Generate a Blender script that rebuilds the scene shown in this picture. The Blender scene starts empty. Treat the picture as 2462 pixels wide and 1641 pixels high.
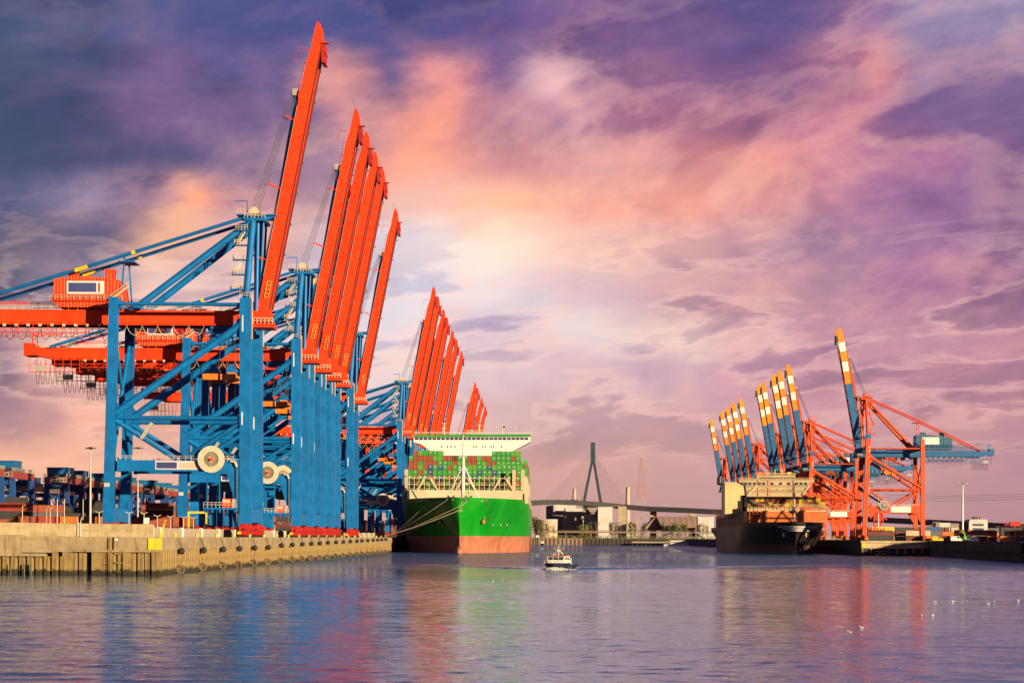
import bpy, math, random
from mathutils import Vector, Matrix
rnd = random.Random(7)
R = math.radians
# ---------------------------------------------------------------- camera
# x = right, y = along the quays, z = up; water level is z = 0
F, VX, VY, ROLL, H = 4700.0, 1305.0, 1291.5, 0.006, 7.8
sc = bpy.context.scene
cam = bpy.data.cameras.new('camera')
cam.sensor_width = 36.0
cam.lens = 36.0 * F / 2462.0
cam.shift_x = -(VX - 1231.0) / 2462.0
cam.shift_y = (VY - 820.5) / 2462.0
cam.clip_start, cam.clip_end = 1.0, 60000.0
camo = bpy.data.objects.new('camera', cam)
sc.collection.objects.link(camo)
cr, sr = math.cos(ROLL), math.sin(ROLL)
camo.matrix_world = Matrix(((cr, -sr, 0, 0), (0, 0, -1, 0), (sr, cr, 0, H), (0, 0, 0, 1)))
sc.camera = camo
sc.view_settings.view_transform = 'Standard'
sc.view_settings.look = 'None'
sc.view_settings.exposure = 1.30
sc.view_settings.gamma = 1.0
sc.cycles.use_denoising = True
sc.cycles.max_bounces = 6
sc.cycles.diffuse_bounces = 2
sc.cycles.glossy_bounces = 3
sc.cycles.caustics_reflective = False
sc.cycles.caustics_refractive = False
# ---------------------------------------------------------------- sun
SUN_AZ, SUN_EL = R(46), R(11)          # to the right of straight behind the camera
sunv = Vector((math.sin(SUN_AZ) * math.cos(SUN_EL), -math.cos(SUN_AZ) * math.cos(SUN_EL), math.sin(SUN_EL)))
sl = bpy.data.lights.new('sun', 'SUN')
sl.energy, sl.angle, sl.color = 5.0, R(0.6), (1.0, 0.77, 0.46)
so = bpy.data.objects.new('sun', sl)
sc.collection.objects.link(so)
so.rotation_euler = (-sunv).to_track_quat('-Z', 'Y').to_euler()
# ---------------------------------------------------------------- node helper
class S:
    """a socket wrapped so that shader maths can be written as an expression"""
    def __init__(s, nt, o): s.nt, s.o = nt, o
    def _m(s, op, *a, clamp=False):
        n = s.nt.nodes.new('ShaderNodeMath'); n.operation = op; n.use_clamp = clamp
        for i, v in enumerate((s,) + a):
            if isinstance(v, S): s.nt.links.new(v.o, n.inputs[i])
            else: n.inputs[i].default_value = v
        return S(s.nt, n.outputs[0])
    def __add__(s, b): return s._m('ADD', b)
    __radd__ = __add__
    def __sub__(s, b): return s._m('SUBTRACT', b)
    def __rsub__(s, b): return (s * -1.0) + b
    def __mul__(s, b): return s._m('MULTIPLY', b)
    __rmul__ = __mul__
    def __truediv__(s, b): return s._m('DIVIDE', b)
    def f(s, op, *a, **k): return s._m(op, *a, **k)
    def clamp(s): return s._m('ADD', 0.0, clamp=True)
    def exp(s): return s._m('EXPONENT')
    def smooth(s, lo, hi):
        n = s.nt.nodes.new('ShaderNodeMapRange'); n.interpolation_type = 'SMOOTHSTEP'
        s.nt.links.new(s.o, n.inputs[0]); n.inputs[1].default_value = lo; n.inputs[2].default_value = hi
        return S(s.nt, n.outputs[0])
def noise(nt, vec, scale, detail=4.0, rough=0.55, dist=0.0, out='Fac'):
    n = nt.nodes.new('ShaderNodeTexNoise')
    nt.links.new(vec.o if isinstance(vec, S) else vec, n.inputs['Vector'])
    n.inputs['Scale'].default_value = scale; n.inputs['Detail'].default_value = detail
    n.inputs['Roughness'].default_value = rough; n.inputs['Distortion'].default_value = dist
    return S(nt, n.outputs[out])
def ramp(nt, fac, stops, interp='LINEAR'):
    n = nt.nodes.new('ShaderNodeValToRGB'); n.color_ramp.interpolation = interp
    e = n.color_ramp.elements
    while len(e) < len(stops): e.new(0.5)
    for i, (p, c) in enumerate(stops):
        e[i].position = p; e[i].color = (c[0], c[1], c[2], 1)
    nt.links.new(fac.o if isinstance(fac, S) else fac, n.inputs[0])
    return n.outputs[0]
def mixc(nt, fac, a, b, mode='MIX'):
    n = nt.nodes.new('ShaderNodeMix'); n.data_type = 'RGBA'; n.blend_type = mode
    for sock, v in ((n.inputs[0], fac), (n.inputs[6], a), (n.inputs[7], b)):
        if isinstance(v, S): nt.links.new(v.o, sock)
        elif hasattr(v, 'is_linked'): nt.links.new(v, sock)
        else: sock.default_value = v if not isinstance(v, tuple) else (v + (1,))[:4]
    return n.outputs[2]
def combine(nt, x, y, z):
    n = nt.nodes.new('ShaderNodeCombineXYZ')
    for i, v in enumerate((x, y, z)):
        if isinstance(v, S): nt.links.new(v.o, n.inputs[i])
        else: n.inputs[i].default_value = v
    return S(nt, n.outputs[0])
# ---------------------------------------------------------------- sky: sunset clouds over a Nishita sky
def make_world():
    w = bpy.data.worlds.new('World'); sc.world = w; w.use_nodes = True
    nt = w.node_tree; nt.nodes.clear()
    out = nt.nodes.new('ShaderNodeOutputWorld'); bg = nt.nodes.new('ShaderNodeBackground')
    nt.links.new(bg.outputs[0], out.inputs[0])
    sky = nt.nodes.new('ShaderNodeTexSky'); sky.sky_type = 'NISHITA'; sky.sun_disc = False
    sky.sun_elevation = SUN_EL; sky.sun_rotation = math.pi - SUN_AZ
    tc = nt.nodes.new('ShaderNodeTexCoord'); sep = nt.nodes.new('ShaderNodeSeparateXYZ')
    nt.links.new(tc.outputs['Generated'], sep.inputs[0])
    x, y, z = (S(nt, sep.outputs[i]) for i in range(3))
    az = x.f('ARCTAN2', y)                       # radians, 0 along the quays, + to the right
    el = z.f('ARCSINE').f('ABSOLUTE')
    u = az * 4.7; v = el * 4.7
    vec = combine(nt, x, y, z * 1.8 - x * 0.3)
    w1 = noise(nt, vec, 11.0, 6, 0.6, 0.3); vec2 = combine(nt, x + 7.3, y + 1.7, z * 1.8); w2 = noise(nt, vec2, 11.0, 6, 0.6, 0.3)
    uw = u + (w1 - 0.5) * 0.36; vw = v + (w2 - 0.5) * 0.17
    fac = (uw + 1.305) * (1.0 / 2.462)
    col = None
    for (yy, cells), nxt in zip(SKY_ROWS, SKY_ROWS[1:] + [None]):
        r = ramp(nt, fac, [(px / 2462.0, tuple(lin(c) for c in rgb)) for px, rgb in cells], 'B_SPLINE' if False else 'EASE')
        if col is None: col = r
        else: col = mixc(nt, vw.smooth((VY - prev) / 1000.0, (VY - yy) / 1000.0), col, r)
        prev = yy
    # beyond the frame the same broken cloud deck goes on, darker overhead
    n3 = noise(nt, combine(nt, x, y, z * 1.6), 3.0, 6, 0.6)
    deck = ramp(nt, n3, [(0.30, (0.055, 0.065, 0.18)), (0.50, (0.13, 0.12, 0.27)), (0.68, (0.30, 0.22, 0.33)), (0.82, (0.50, 0.38, 0.42))])
    col = mixc(nt, v.smooth(1.25, 2.2), col, deck)
    side = u.f('ABSOLUTE').smooth(1.7, 3.6); col = mixc(nt, side, col, deck)
    # billows and streaks, lit from below: relief from the cloud density's slope
    def dens(dz, dx=0.0):
        p = combine(nt, x + dx, y, z * 1.5 - x * 0.25 + dz)
        return noise(nt, p, 12.0, 12, 0.595, 0.5) * 0.78 + noise(nt, combine(nt, (x + dx) * 0.8, y * 0.8, z * 2.6 - x * 0.5 + dz), 40.0, 8, 0.60, 0.4) * 0.22
    n0 = dens(0.0); n1 = dens(0.020, 0.006)
    rel = (n1 - n0) * 2.6; cl = n0 - 0.5
    soft = v.smooth(0.02, 0.50) * 0.80 + 0.20
    bw = nt.nodes.new('ShaderNodeRGBToBW'); nt.links.new(col, bw.inputs[0])
    lum = S(nt, bw.outputs[0]); lit = lum.smooth(0.05, 0.32) * 0.85 + 0.15
    d = (rel + cl * 0.7) * soft
    col = mixc(nt, (d * 0.95 * lit).clamp(), col, (0.98, 0.53, 0.41))
    dark = mixc(nt, 1.0, col, (0.42, 0.38, 0.58), 'MULTIPLY')
    col = mixc(nt, (d * -1.5 * (lum * -1.35 + 1.15).clamp()).clamp(), col, dark)
    # cloud bodies with fractal rims that catch the light
    nb = noise(nt, combine(nt, x + 3.1, y, z * 1.9 - x * 0.30), 7.5, 13, 0.56, 0.25)
    body = nb.smooth(0.465, 0.575); rim = body * (1.0 - body) * 4.0
    up = v.smooth(0.25, 0.75)
    shade = mixc(nt, 1.0, col, (0.66, 0.60, 0.74), 'MULTIPLY')
    col = mixc(nt, body * up * (lum * -1.5 + 1.05).clamp(), col, shade)
    col = mixc(nt, rim * up * lit * 0.22, col, (1.0, 0.60, 0.46))
    # thin layered banks low in the sky
    ns = noise(nt, combine(nt, x * 0.75, y * 0.75, z * 3.1 - x * 0.30), 13.0, 13, 0.57, 0.3)
    bank = ns.smooth(0.49, 0.57) * v.smooth(0.10, 0.26) * v.smooth(0.85, 0.55); brim = ns.smooth(0.445, 0.50) * ns.smooth(0.545, 0.495) * v.smooth(0.12, 0.3) * v.smooth(0.85, 0.55)
    shade2 = mixc(nt, 1.0, col, (0.70, 0.66, 0.80), 'MULTIPLY')
    col = mixc(nt, bank * (lum * -0.5 + 1.0).clamp(), col, shade2)
    col = mixc(nt, brim * 0.22, col, (1.0, 0.68, 0.56))
    low = v.smooth(0.55, 0.05)
    col = mixc(nt, low * 0.26, col, (0.74, 0.48, 0.42))
    # contrast of the photograph's sky
    ga = nt.nodes.new('ShaderNodeGamma'); nt.links.new(col, ga.inputs[0]); ga.inputs[1].default_value = 1.16; col = ga.outputs[0]
    col = mixc(nt, 1.0, col, (1.14, 1.12, 1.12), 'MULTIPLY')
    # a little of the clear sky behind the clouds
    sk = nt.nodes.new('ShaderNodeMix'); sk.data_type = 'RGBA'; sk.blend_type = 'ADD'; sk.inputs[0].default_value = 1.0
    sc2 = mixc(nt, 1.0, sky.outputs[0], (0.012, 0.012, 0.012), 'MULTIPLY')
    nt.links.new(col, sk.inputs[6]); nt.links.new(sc2, sk.inputs[7])
    nt.links.new(sk.outputs[2], bg.inputs[0]); bg.inputs[1].default_value = 0.406
def lin(c):
    c /= 255.0; return c / 12.92 if c < 0.04045 else ((c + 0.055) / 1.055) ** 2.4
# the cloud deck in view: rows of elevation, cells of azimuth (as photo pixels), colour in sRGB
SKY_ROWS = [(1250, [(0, (232, 176, 150)), (400, (206, 166, 150)), (800, (200, 160, 150)), (1200, (196, 151, 145)), (1400, (186, 141, 140)), (1600, (180, 139, 142)), (1800, (175, 135, 145)), (2000, (175, 135, 150)), (2200, (170, 130, 145)), (2462, (165, 122, 142))]),
            (1120, [(0, (240, 180, 150)), (200, (236, 178, 150)), (400, (226, 175, 160)), (800, (206, 166, 160)), (1200, (202, 157, 151)), (1400, (196, 151, 150)), (1600, (188, 146, 150)), (1800, (190, 146, 155)), (2000, (188, 140, 155)), (2200, (180, 135, 150)), (2462, (165, 120, 145))]),
            (1000, [(0, (150, 108, 132)), (100, (180, 130, 140)), (230, (232, 172, 152)), (400, (235, 180, 155)), (800, (220, 190, 185)), (1000, (215, 186, 186)), (1200, (212, 178, 182)), (1400, (206, 167, 172)), (1600, (205, 161, 166)), (1800, (200, 155, 165)), (2000, (199, 145, 160)), (2200, (194, 140, 155)), (2462, (175, 126, 150))]),
            (900, [(0, (140, 110, 135)), (90, (236, 186, 168)), (200, (236, 190, 174)), (400, (236, 186, 165)), (800, (220, 206, 210)), (1000, (220, 206, 210)), (1200, (214, 190, 196)), (1400, (200, 172, 188)), (1600, (200, 165, 180)), (1800, (199, 150, 170)), (2000, (194, 140, 160)), (2200, (194, 140, 160)), (2462, (180, 126, 151))]),
            (800, [(0, (172, 130, 140)), (200, (226, 186, 170)), (400, (222, 186, 180)), (800, (216, 206, 215)), (1000, (222, 213, 219)), (1200, (206, 186, 202)), (1400, (226, 207, 206)), (1600, (226, 196, 190)), (1800, (210, 170, 175)), (2000, (190, 141, 160)), (2200, (190, 140, 160)), (2462, (184, 130, 155))]),
            (700, [(0, (84, 79, 110)), (200, (138, 118, 140)), (400, (228, 192, 180)), (600, (216, 186, 186)), (800, (210, 200, 210)), (1000, (222, 216, 221)), (1200, (224, 216, 220)), (1400, (212, 186, 194)), (1600, (204, 162, 168)), (1800, (200, 152, 158)), (2000, (180, 134, 155)), (2200, (170, 115, 151)), (2462, (164, 114, 150))]),
            (600, [(0, (78, 76, 113)), (200, (104, 89, 124)), (400, (248, 190, 152)), (600, (226, 182, 172)), (800, (212, 190, 195)), (1000, (230, 216, 216)), (1200, (248, 224, 206)), (1400, (238, 198, 182)), (1600, (214, 170, 166)), (1800, (188, 143, 160)), (2000, (174, 129, 155)), (2200, (164, 114, 155)), (2462, (155, 108, 151))]),
            (500, [(0, (84, 80, 124)), (180, (150, 132, 160)), (330, (140, 108, 140)), (480, (246, 168, 132)), (600, (195, 140, 145)), (800, (190, 150, 160)), (1000, (232, 185, 172)), (1200, (252, 190, 158)), (1400, (240, 168, 148)), (1600, (242, 168, 148)), (1800, (226, 155, 150)), (2000, (190, 130, 151)), (2200, (160, 110, 152)), (2462, (148, 104, 150))]),
            (400, [(0, (60, 64, 108)), (200, (70, 60, 110)), (400, (86, 70, 119)), (600, (130, 102, 140)), (800, (165, 128, 150)), (1000, (243, 165, 138)), (1200, (208, 145, 145)), (1400, (208, 147, 150)), (1600, (220, 150, 148)), (1800, (226, 152, 145)), (2000, (195, 130, 150)), (2200, (176, 118, 152)), (2462, (150, 110, 152))]),
            (300, [(0, (54, 61, 104)), (200, (64, 59, 108)), (400, (128, 94, 141)), (600, (118, 88, 135)), (740, (130, 100, 140)), (850, (205, 145, 148)), (1020, (242, 162, 138)), (1200, (180, 125, 145)), (1400, (192, 142, 160)), (1600, (186, 120, 145)), (1800, (180, 114, 145)), (2000, (203, 130, 150)), (2200, (152, 112, 156)), (2462, (150, 118, 160))]),
            (200, [(0, (59, 67, 108)), (200, (68, 68, 115)), (400, (120, 92, 141)), (600, (105, 86, 140)), (720, (115, 90, 140)), (820, (215, 150, 145)), (930, (120, 92, 138)), (1050, (222, 145, 142)), (1200, (135, 95, 140)), (1370, (222, 180, 186)), (1460, (165, 120, 150)), (1600, (168, 113, 149)), (1800, (142, 97, 145)), (2000, (180, 120, 150)), (2080, (208, 134, 147)), (2200, (150, 122, 162)), (2462, (146, 122, 161))]),
            (100, [(0, (64, 74, 114)), (200, (84, 90, 134)), (400, (80, 80, 135)), (600, (76, 75, 134)), (800, (82, 76, 138)), (1000, (80, 75, 137)), (1200, (105, 80, 141)), (1400, (140, 98, 148)), (1600, (140, 105, 155)), (1800, (120, 98, 152)), (2000, (160, 118, 155)), (2200, (156, 140, 170)), (2462, (152, 138, 168))]),
            (0, [(0, (68, 75, 115)), (200, (75, 82, 125)), (400, (82, 84, 138)), (600, (86, 84, 143)), (800, (78, 78, 133)), (1000, (84, 79, 140)), (1200, (92, 80, 140)), (1400, (128, 95, 146)), (1600, (118, 90, 143)), (1800, (112, 96, 151)), (2000, (125, 102, 155)), (2200, (160, 142, 172)), (2462, (166, 160, 186))])]
make_world()
def inv(px, py, d):
    """the point at depth d (metres along y) that the photograph shows at pixel (px, py)"""
    p, q = px - VX, VY - py
    a, b = p * cr - q * sr, q * cr + p * sr
    return Vector((a * d / F, d, H + b * d / F))
def xat(px, d): return (px - VX) * d / F
# ---------------------------------------------------------------- mesh helpers
col = sc.collection
class MB:
    def __init__(s): s.v, s.f = [], []
    def add(s, vs, fs):
        o = len(s.v); s.v += [tuple(p) for p in vs]; s.f += [tuple(i + o for i in f) for f in fs]; return s
    def box(s, x0, x1, y0, y1, z0, z1):
        return s.add([(x0, y0, z0), (x1, y0, z0), (x1, y1, z0), (x0, y1, z0), (x0, y0, z1), (x1, y0, z1), (x1, y1, z1), (x0, y1, z1)],
                     [(0, 3, 2, 1), (4, 5, 6, 7), (0, 1, 5, 4), (1, 2, 6, 5), (2, 3, 7, 6), (3, 0, 4, 7)])
    def beam(s, p0, p1, w, h, w2=None, h2=None, side=(0, 1, 0)):
        """rectangular bar; w is measured along 'side', h across it"""
        p0, p1 = Vector(p0), Vector(p1); d = (p1 - p0).normalized(); sd = Vector(side)
        sd = (sd - d * sd.dot(d))
        if sd.length < 1e-4: sd = Vector((1, 0, 0)) - d * d.x
        sd.normalize(); up = d.cross(sd)
        w2 = w if w2 is None else w2; h2 = h if h2 is None else h2
        vs = []
        for p, a, b in ((p0, w, h), (p1, w2, h2)):
            vs += [p - sd * a / 2 - up * b / 2, p + sd * a / 2 - up * b / 2, p + sd * a / 2 + up * b / 2, p - sd * a / 2 + up * b / 2]
        return s.add(vs, [(0, 3, 2, 1), (4, 5, 6, 7), (0, 1, 5, 4), (1, 2, 6, 5), (2, 3, 7, 6), (3, 0, 4, 7)])
    def tube(s, p0, p1, r, n=8, r2=None, cap=True):
        return s.pipe([p0, p1], r, n, r2, cap)
    def pipe(s, pts, r, n=6, r2=None, cap=True):
        pts = [Vector(p) for p in pts]; o = len(s.v); k = len(pts)
        for i, p in enumerate(pts):
            d = (pts[min(i + 1, k - 1)] - pts[max(i - 1, 0)]).normalized()
            a = Vector((0, 0, 1)) if abs(d.z) < 0.9 else Vector((1, 0, 0))
            e1 = d.cross(a).normalized(); e2 = d.cross(e1)
            rr = r if r2 is None else r + (r2 - r) * i / (k - 1)
            for j in range(n):
                t = 2 * math.pi * j / n
                s.v.append(tuple(p + e1 * (rr * math.cos(t)) + e2 * (rr * math.sin(t))))
        for i in range(k - 1):
            for j in range(n):
                a, b = o + i * n + j, o + i * n + (j + 1) % n
                s.f.append((a, a + n, b + n, b))
        if cap:
            s.f.append(tuple(o + j for j in range(n))); s.f.append(tuple(o + (k - 1) * n + j for j in reversed(range(n))))
        return s
    def prism(s, poly, a0, a1, axis='y'):
        """poly of (x, z) pairs extruded along y (axis 'y'), of (y, z) along x ('x'), or (x, y) along z ('z')"""
        n = len(poly)
        area = sum(poly[i][0] * poly[(i + 1) % n][1] - poly[(i + 1) % n][0] * poly[i][1] for i in range(n))
        if area < 0: poly = poly[::-1]
        mk = {'y': lambda p, a: (p[0], a, p[1]), 'x': lambda p, a: (a, p[0], p[1]), 'z': lambda p, a: (p[0], p[1], a)}[axis]
        vs = [mk(p, a0) for p in poly] + [mk(p, a1) for p in poly]
        fs = [tuple(range(n)), tuple(reversed(range(n, 2 * n)))] + [(i, n + i, n + (i + 1) % n, (i + 1) % n) for i in range(n)]
        if axis != 'y': fs = [tuple(reversed(f)) for f in fs]
        return s.add(vs, fs)
    def disc(s, c, axis, r, t, n=24, r_in=None):
        """a disc (or ring) of thickness t, axis x, y or z"""
        c = Vector(c); ax = {'x': 0, 'y': 1, 'z': 2}[axis]; o1, o2 = [(1, 2), (2, 0), (0, 1)][ax]
        rings = []; o = len(s.v)
        for rr in ([r] if r_in is None else [r, r_in]):
            for h in (-t / 2, t / 2):
                for j in range(n):
                    p = c.copy(); p[ax] += h; p[o1] += rr * math.cos(2 * math.pi * j / n); p[o2] += rr * math.sin(2 * math.pi * j / n)
                    s.v.append(tuple(p))
        for j in range(n):
            k = (j + 1) % n
            s.f.append((o + j, o + k, o + n + k, o + n + j))
            if r_in is not None:
                s.f.append((o + 2 * n + j, o + 3 * n + j, o + 3 * n + k, o + 2 * n + k))
                s.f.append((o + n + j, o + n + k, o + 3 * n + k, o + 3 * n + j))
                s.f.append((o + j, o + 2 * n + j, o + 2 * n + k, o + k))
        if r_in is None:
            s.f.append(tuple(o + j for j in reversed(range(n)))); s.f.append(tuple(o + n + j for j in range(n)))
        return s
    def ball(s, c, r, n=8, m=6, sz=1.0):
        c = Vector(c); o = len(s.v)
        for i in range(1, m):
            ph = math.pi * i / m
            for j in range(n):
                th = 2 * math.pi * j / n
                s.v.append((c.x + r * math.sin(ph) * math.cos(th), c.y + r * math.sin(ph) * math.sin(th), c.z + r * sz * math.cos(ph)))
        s.v.append((c.x, c.y, c.z + r * sz)); s.v.append((c.x, c.y, c.z - r * sz)); t, b = len(s.v) - 2, len(s.v) - 1
        for i in range(m - 2):
            for j in range(n):
                a, q = o + i * n + j, o + i * n + (j + 1) % n
                s.f.append((a, a + n, q + n, q))
        for j in range(n):
            s.f.append((t, o + j, o + (j + 1) % n)); s.f.append((b, o + (m - 2) * n + (j + 1) % n, o + (m - 2) * n + j))
        return s
    def torus(s, c, axis, Rr, r, n=16, m=8):
        c = Vector(c); ax = {'x': 0, 'y': 1, 'z': 2}[axis]; o1, o2 = [(1, 2), (2, 0), (0, 1)][ax]; o = len(s.v)
        for j in range(n):
            th = 2 * math.pi * j / n
            for k in range(m):
                ph = 2 * math.pi * k / m; q = Rr + r * math.cos(ph)
                p = c.copy(); p[o1] += q * math.cos(th); p[o2] += q * math.sin(th); p[ax] += r * math.sin(ph); s.v.append(tuple(p))
        for j in range(n):
            for k in range(m):
                a, b = o + j * m + k, o + j * m + (k + 1) % m
                a2, b2 = o + ((j + 1) % n) * m + k, o + ((j + 1) % n) * m + (k + 1) % m
                s.f.append((a, a2, b2, b))
        return s
    def rail(s, pts, h=1.1, r=0.04, step=2.0):
        """a handrail: two bars carried by posts"""
        pts = [Vector(p) for p in pts]
        for a, b in zip(pts, pts[1:]):
            n = max(1, round((b - a).length / step))
            for z in (h * 0.55, h): s.beam(a + Vector((0, 0, z)), b + Vector((0, 0, z)), r * 2, r * 2)
            for i in range(n + 1):
                p = a.lerp(b, i / n); s.beam(p, p + Vector((0, 0, h)), r * 2, r * 2)
        return s
    def mesh(s, name, smooth=False):
        m = bpy.data.meshes.new(name); m.from_pydata(s.v, [], s.f); m.validate(); m.update()
        if smooth: m.polygons.foreach_set('use_smooth', [True] * len(m.polygons)); m.set_sharp_from_angle(angle=R(50))
        return m
    def build(s, name, mat, parent=None, smooth=False):
        m = s.mesh(name, smooth); m.materials.append(M[mat])
        return link(name, m, parent)
def link(name, m, parent=None):
    o = bpy.data.objects.new(name, m); col.objects.link(o)
    if parent is not None: o.parent = parent
    return o
def tag(o, label, cat, group=None):
    o['label'] = label; o['category'] = cat
    if group: o['group'] = group
    return o
def structure(o): o['kind'] = 'structure'; return o
def empty(name, loc=(0, 0, 0), rz=0.0, parent=None, scale=1.0):
    o = bpy.data.objects.new(name, None); o.empty_display_size = 0.5; col.objects.link(o)
    o.location = loc; o.rotation_euler = (0, 0, rz); o.scale = (scale,) * 3
    if parent is not None: o.parent = parent
    return o
KIDS = {}
def children(o): return [c for c in bpy.data.objects if c.parent == o]
def tree(o): return (o, [tree(c) for c in children(o)])
def copy_tree(t, parent=None):
    o, kids = t
    c = o.copy(); col.objects.link(c)
    if parent is not None: c.parent = parent
    for k in kids: copy_tree(k, c)
    return c
ORD = 'first second third fourth fifth sixth seventh eighth ninth tenth eleventh twelfth thirteenth fourteenth fifteenth sixteenth seventeenth eighteenth nineteenth twentieth'.split()
def nth(i):
    if i < 20: return ORD[i]
    n = i + 1; return '%d%s' % (n, {1: 'st', 2: 'nd', 3: 'rd'}.get(n % 10, 'th'))
def text(name, s, mat, size, loc, rot, parent=None):
    """raised lettering as a mesh"""
    cu = bpy.data.curves.new(name, 'FONT'); cu.body = s; cu.size = size; cu.extrude = 0.01 * size; cu.align_x = 'CENTER'; cu.align_y = 'CENTER'; cu.resolution_u = 2
    tmp = bpy.data.objects.new(name + '_curve', cu); col.objects.link(tmp)
    m = bpy.data.meshes.new_from_object(tmp.evaluated_get(bpy.context.evaluated_depsgraph_get()))
    bpy.data.objects.remove(tmp); m.materials.clear(); m.materials.append(M[mat])
    o = link(name, m, parent); o.location = loc; o.rotation_euler = rot
    return o
# ---------------------------------------------------------------- materials
M = {}
def newmat(name):
    m = bpy.data.materials.new(name); m.use_nodes = True; nt = m.node_tree; M[name] = m
    b = nt.nodes['Principled BSDF']; tc = nt.nodes.new('ShaderNodeTexCoord')
    return m, nt, b, tc
def mapped(nt, tc, scale, which='Object'):
    mp = nt.nodes.new('ShaderNodeMapping'); nt.links.new(tc.outputs[which], mp.inputs[0]); mp.inputs['Scale'].default_value = scale
    return mp.outputs[0]
def dk(c, k): return tuple(min(1.0, x * k) for x in c)
def paint(name, c, rough=0.45, var=0.16, scale=0.35, dirt=0.25, dirtcol=(0.10, 0.075, 0.055), metal=0.0, spec=0.35, bump=0.0, seam=0.0, sk=(2.2, 0.12)):
    """weathered paint: faded patches, vertical dirt streaks"""
    c = dk(c, 0.63)
    m, nt, b, tc = newmat(name)
    n1 = noise(nt, mapped(nt, tc, (scale, scale, scale)), 1.0, 5, 0.6)
    n2 = noise(nt, mapped(nt, tc, (sk[0], sk[0], sk[1])), 1.0, 5, 0.65)
    n5 = noise(nt, mapped(nt, tc, (0.05, 0.05, 0.05)), 1.0, 3, 0.5)
    base = ramp(nt, n1 * 0.6 + n5 * 0.4, [(0.3, dk(c, 1 - var)), (0.7, dk(c, 1 + var))])
    if seam:      # welded plate joints
        sp = nt.nodes.new('ShaderNodeSeparateXYZ'); nt.links.new(tc.outputs['Object'], sp.inputs[0])
        ln = (S(nt, sp.outputs[2]) * (1.0 / seam)).f('FRACT').smooth(0.022, 0.0)
        base = mixc(nt, ln * 0.45, base, dk(c, 0.35))
    oi = nt.nodes.new('ShaderNodeObjectInfo'); rv = S(nt, oi.outputs['Random']) * 0.26 + 0.85        # every part has aged a little differently
    base = mixc(nt, 1.0, base, combine(nt, rv, rv, rv), 'MULTIPLY')
    fac = (n2.smooth(0.50, 0.78)) * dirt
    base = mixc(nt, fac, base, dirtcol)
    nt.links.new(base, b.inputs['Base Color'])
    r = n1 * 0.25 + (rough - 0.12); nt.links.new(r.o, b.inputs['Roughness'])
    b.inputs['Metallic'].default_value = metal; b.inputs['Specular IOR Level'].default_value = spec
    if bump:
        bp = nt.nodes.new('ShaderNodeBump'); bp.inputs['Strength'].default_value = 0.5; bp.inputs['Distance'].default_value = bump
        nt.links.new(n1.o, bp.inputs['Height']); nt.links.new(bp.outputs[0], b.inputs['Normal'])
    return m
def corrugated(name, c, pitch=0.3, depth=0.04, dirt=0.3):
    """container side: trapezoid ribs as relief, faded and scratched paint"""
    c = dk(c, 0.63)
    m, nt, b, tc = newmat(name)
    vec = mapped(nt, tc, (1, 1, 1)); sep = nt.nodes.new('ShaderNodeSeparateXYZ'); nt.links.new(vec, sep.inputs[0])
    w = ((S(nt, sep.outputs[0]) + S(nt, sep.outputs[1])) * (2 * math.pi / pitch)).f('SINE').smooth(-0.6, 0.6)
    n1 = noise(nt, mapped(nt, tc, (0.5, 0.5, 0.5)), 1.0, 5, 0.65); n2 = noise(nt, mapped(nt, tc, (3, 3, 0.3)), 1.0, 5, 0.65)
    base = ramp(nt, n1, [(0.3, dk(c, 0.75)), (0.7, dk(c, 1.2))])
    base = mixc(nt, n2.smooth(0.55, 0.8) * dirt, base, (0.09, 0.05, 0.035))
    nt.links.new(base, b.inputs['Base Color']); b.inputs['Roughness'].default_value = 0.5; b.inputs['Specular IOR Level'].default_value = 0.3
    bp = nt.nodes.new('ShaderNodeBump'); bp.inputs['Strength'].default_value = 1.0; bp.inputs['Distance'].default_value = depth
    nt.links.new(w.o, bp.inputs['Height']); nt.links.new(bp.outputs[0], b.inputs['Normal'])
    return m
def concrete(name, c, algae=0.0, streak=0.5, scale=0.5, bump=0.05):
    c = dk(c, 0.60)
    m, nt, b, tc = newmat(name)
    n1 = noise(nt, mapped(nt, tc, (scale, scale, scale)), 1.0, 8, 0.65)
    n2 = noise(nt, mapped(nt, tc, (1.6, 1.6, 0.10)), 1.0, 6, 0.65)
    n3 = noise(nt, mapped(nt, tc, (0.12, 0.12, 1.4)), 1.0, 5, 0.6)
    n6 = noise(nt, mapped(nt, tc, (scale * 0.16, scale * 0.16, scale * 0.3)), 1.0, 4, 0.6)
    base = ramp(nt, n1 * 0.55 + n6 * 0.45, [(0.30, dk(c, 0.55)), (0.5, c), (0.68, dk(c, 1.30))])
    base = mixc(nt, n2.smooth(0.50, 0.72) * streak, base, dk(c, 0.30))
    base = mixc(nt, n3.smooth(0.55, 0.70) * (streak * 0.7), base, (c[0] * 0.55, c[1] * 0.42, c[2] * 0.30))
    if algae:   # dark weed along the tide line
        geo = nt.nodes.new('ShaderNodeNewGeometry'); sep = nt.nodes.new('ShaderNodeSeparateXYZ'); nt.links.new(geo.outputs['Position'], sep.inputs[0])
        n4 = noise(nt, geo.outputs['Position'], 0.9, 6, 0.7)
        wet = (S(nt, sep.outputs[2]) + n4 * -3.0 + 0.75).smooth(0.45, -0.05)
        base = mixc(nt, wet * algae, base, (0.018, 0.016, 0.010))
    nt.links.new(base, b.inputs['Base Color']); b.inputs['Roughness'].default_value = 0.88; b.inputs['Specular IOR Level'].default_value = 0.2
    bp = nt.nodes.new('ShaderNodeBump'); bp.inputs['Strength'].default_value = 0.7; bp.inputs['Distance'].default_value = bump
    nt.links.new(n1.o, bp.inputs['Height']); nt.links.new(bp.outputs[0], b.inputs['Normal'])
    return m
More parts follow.
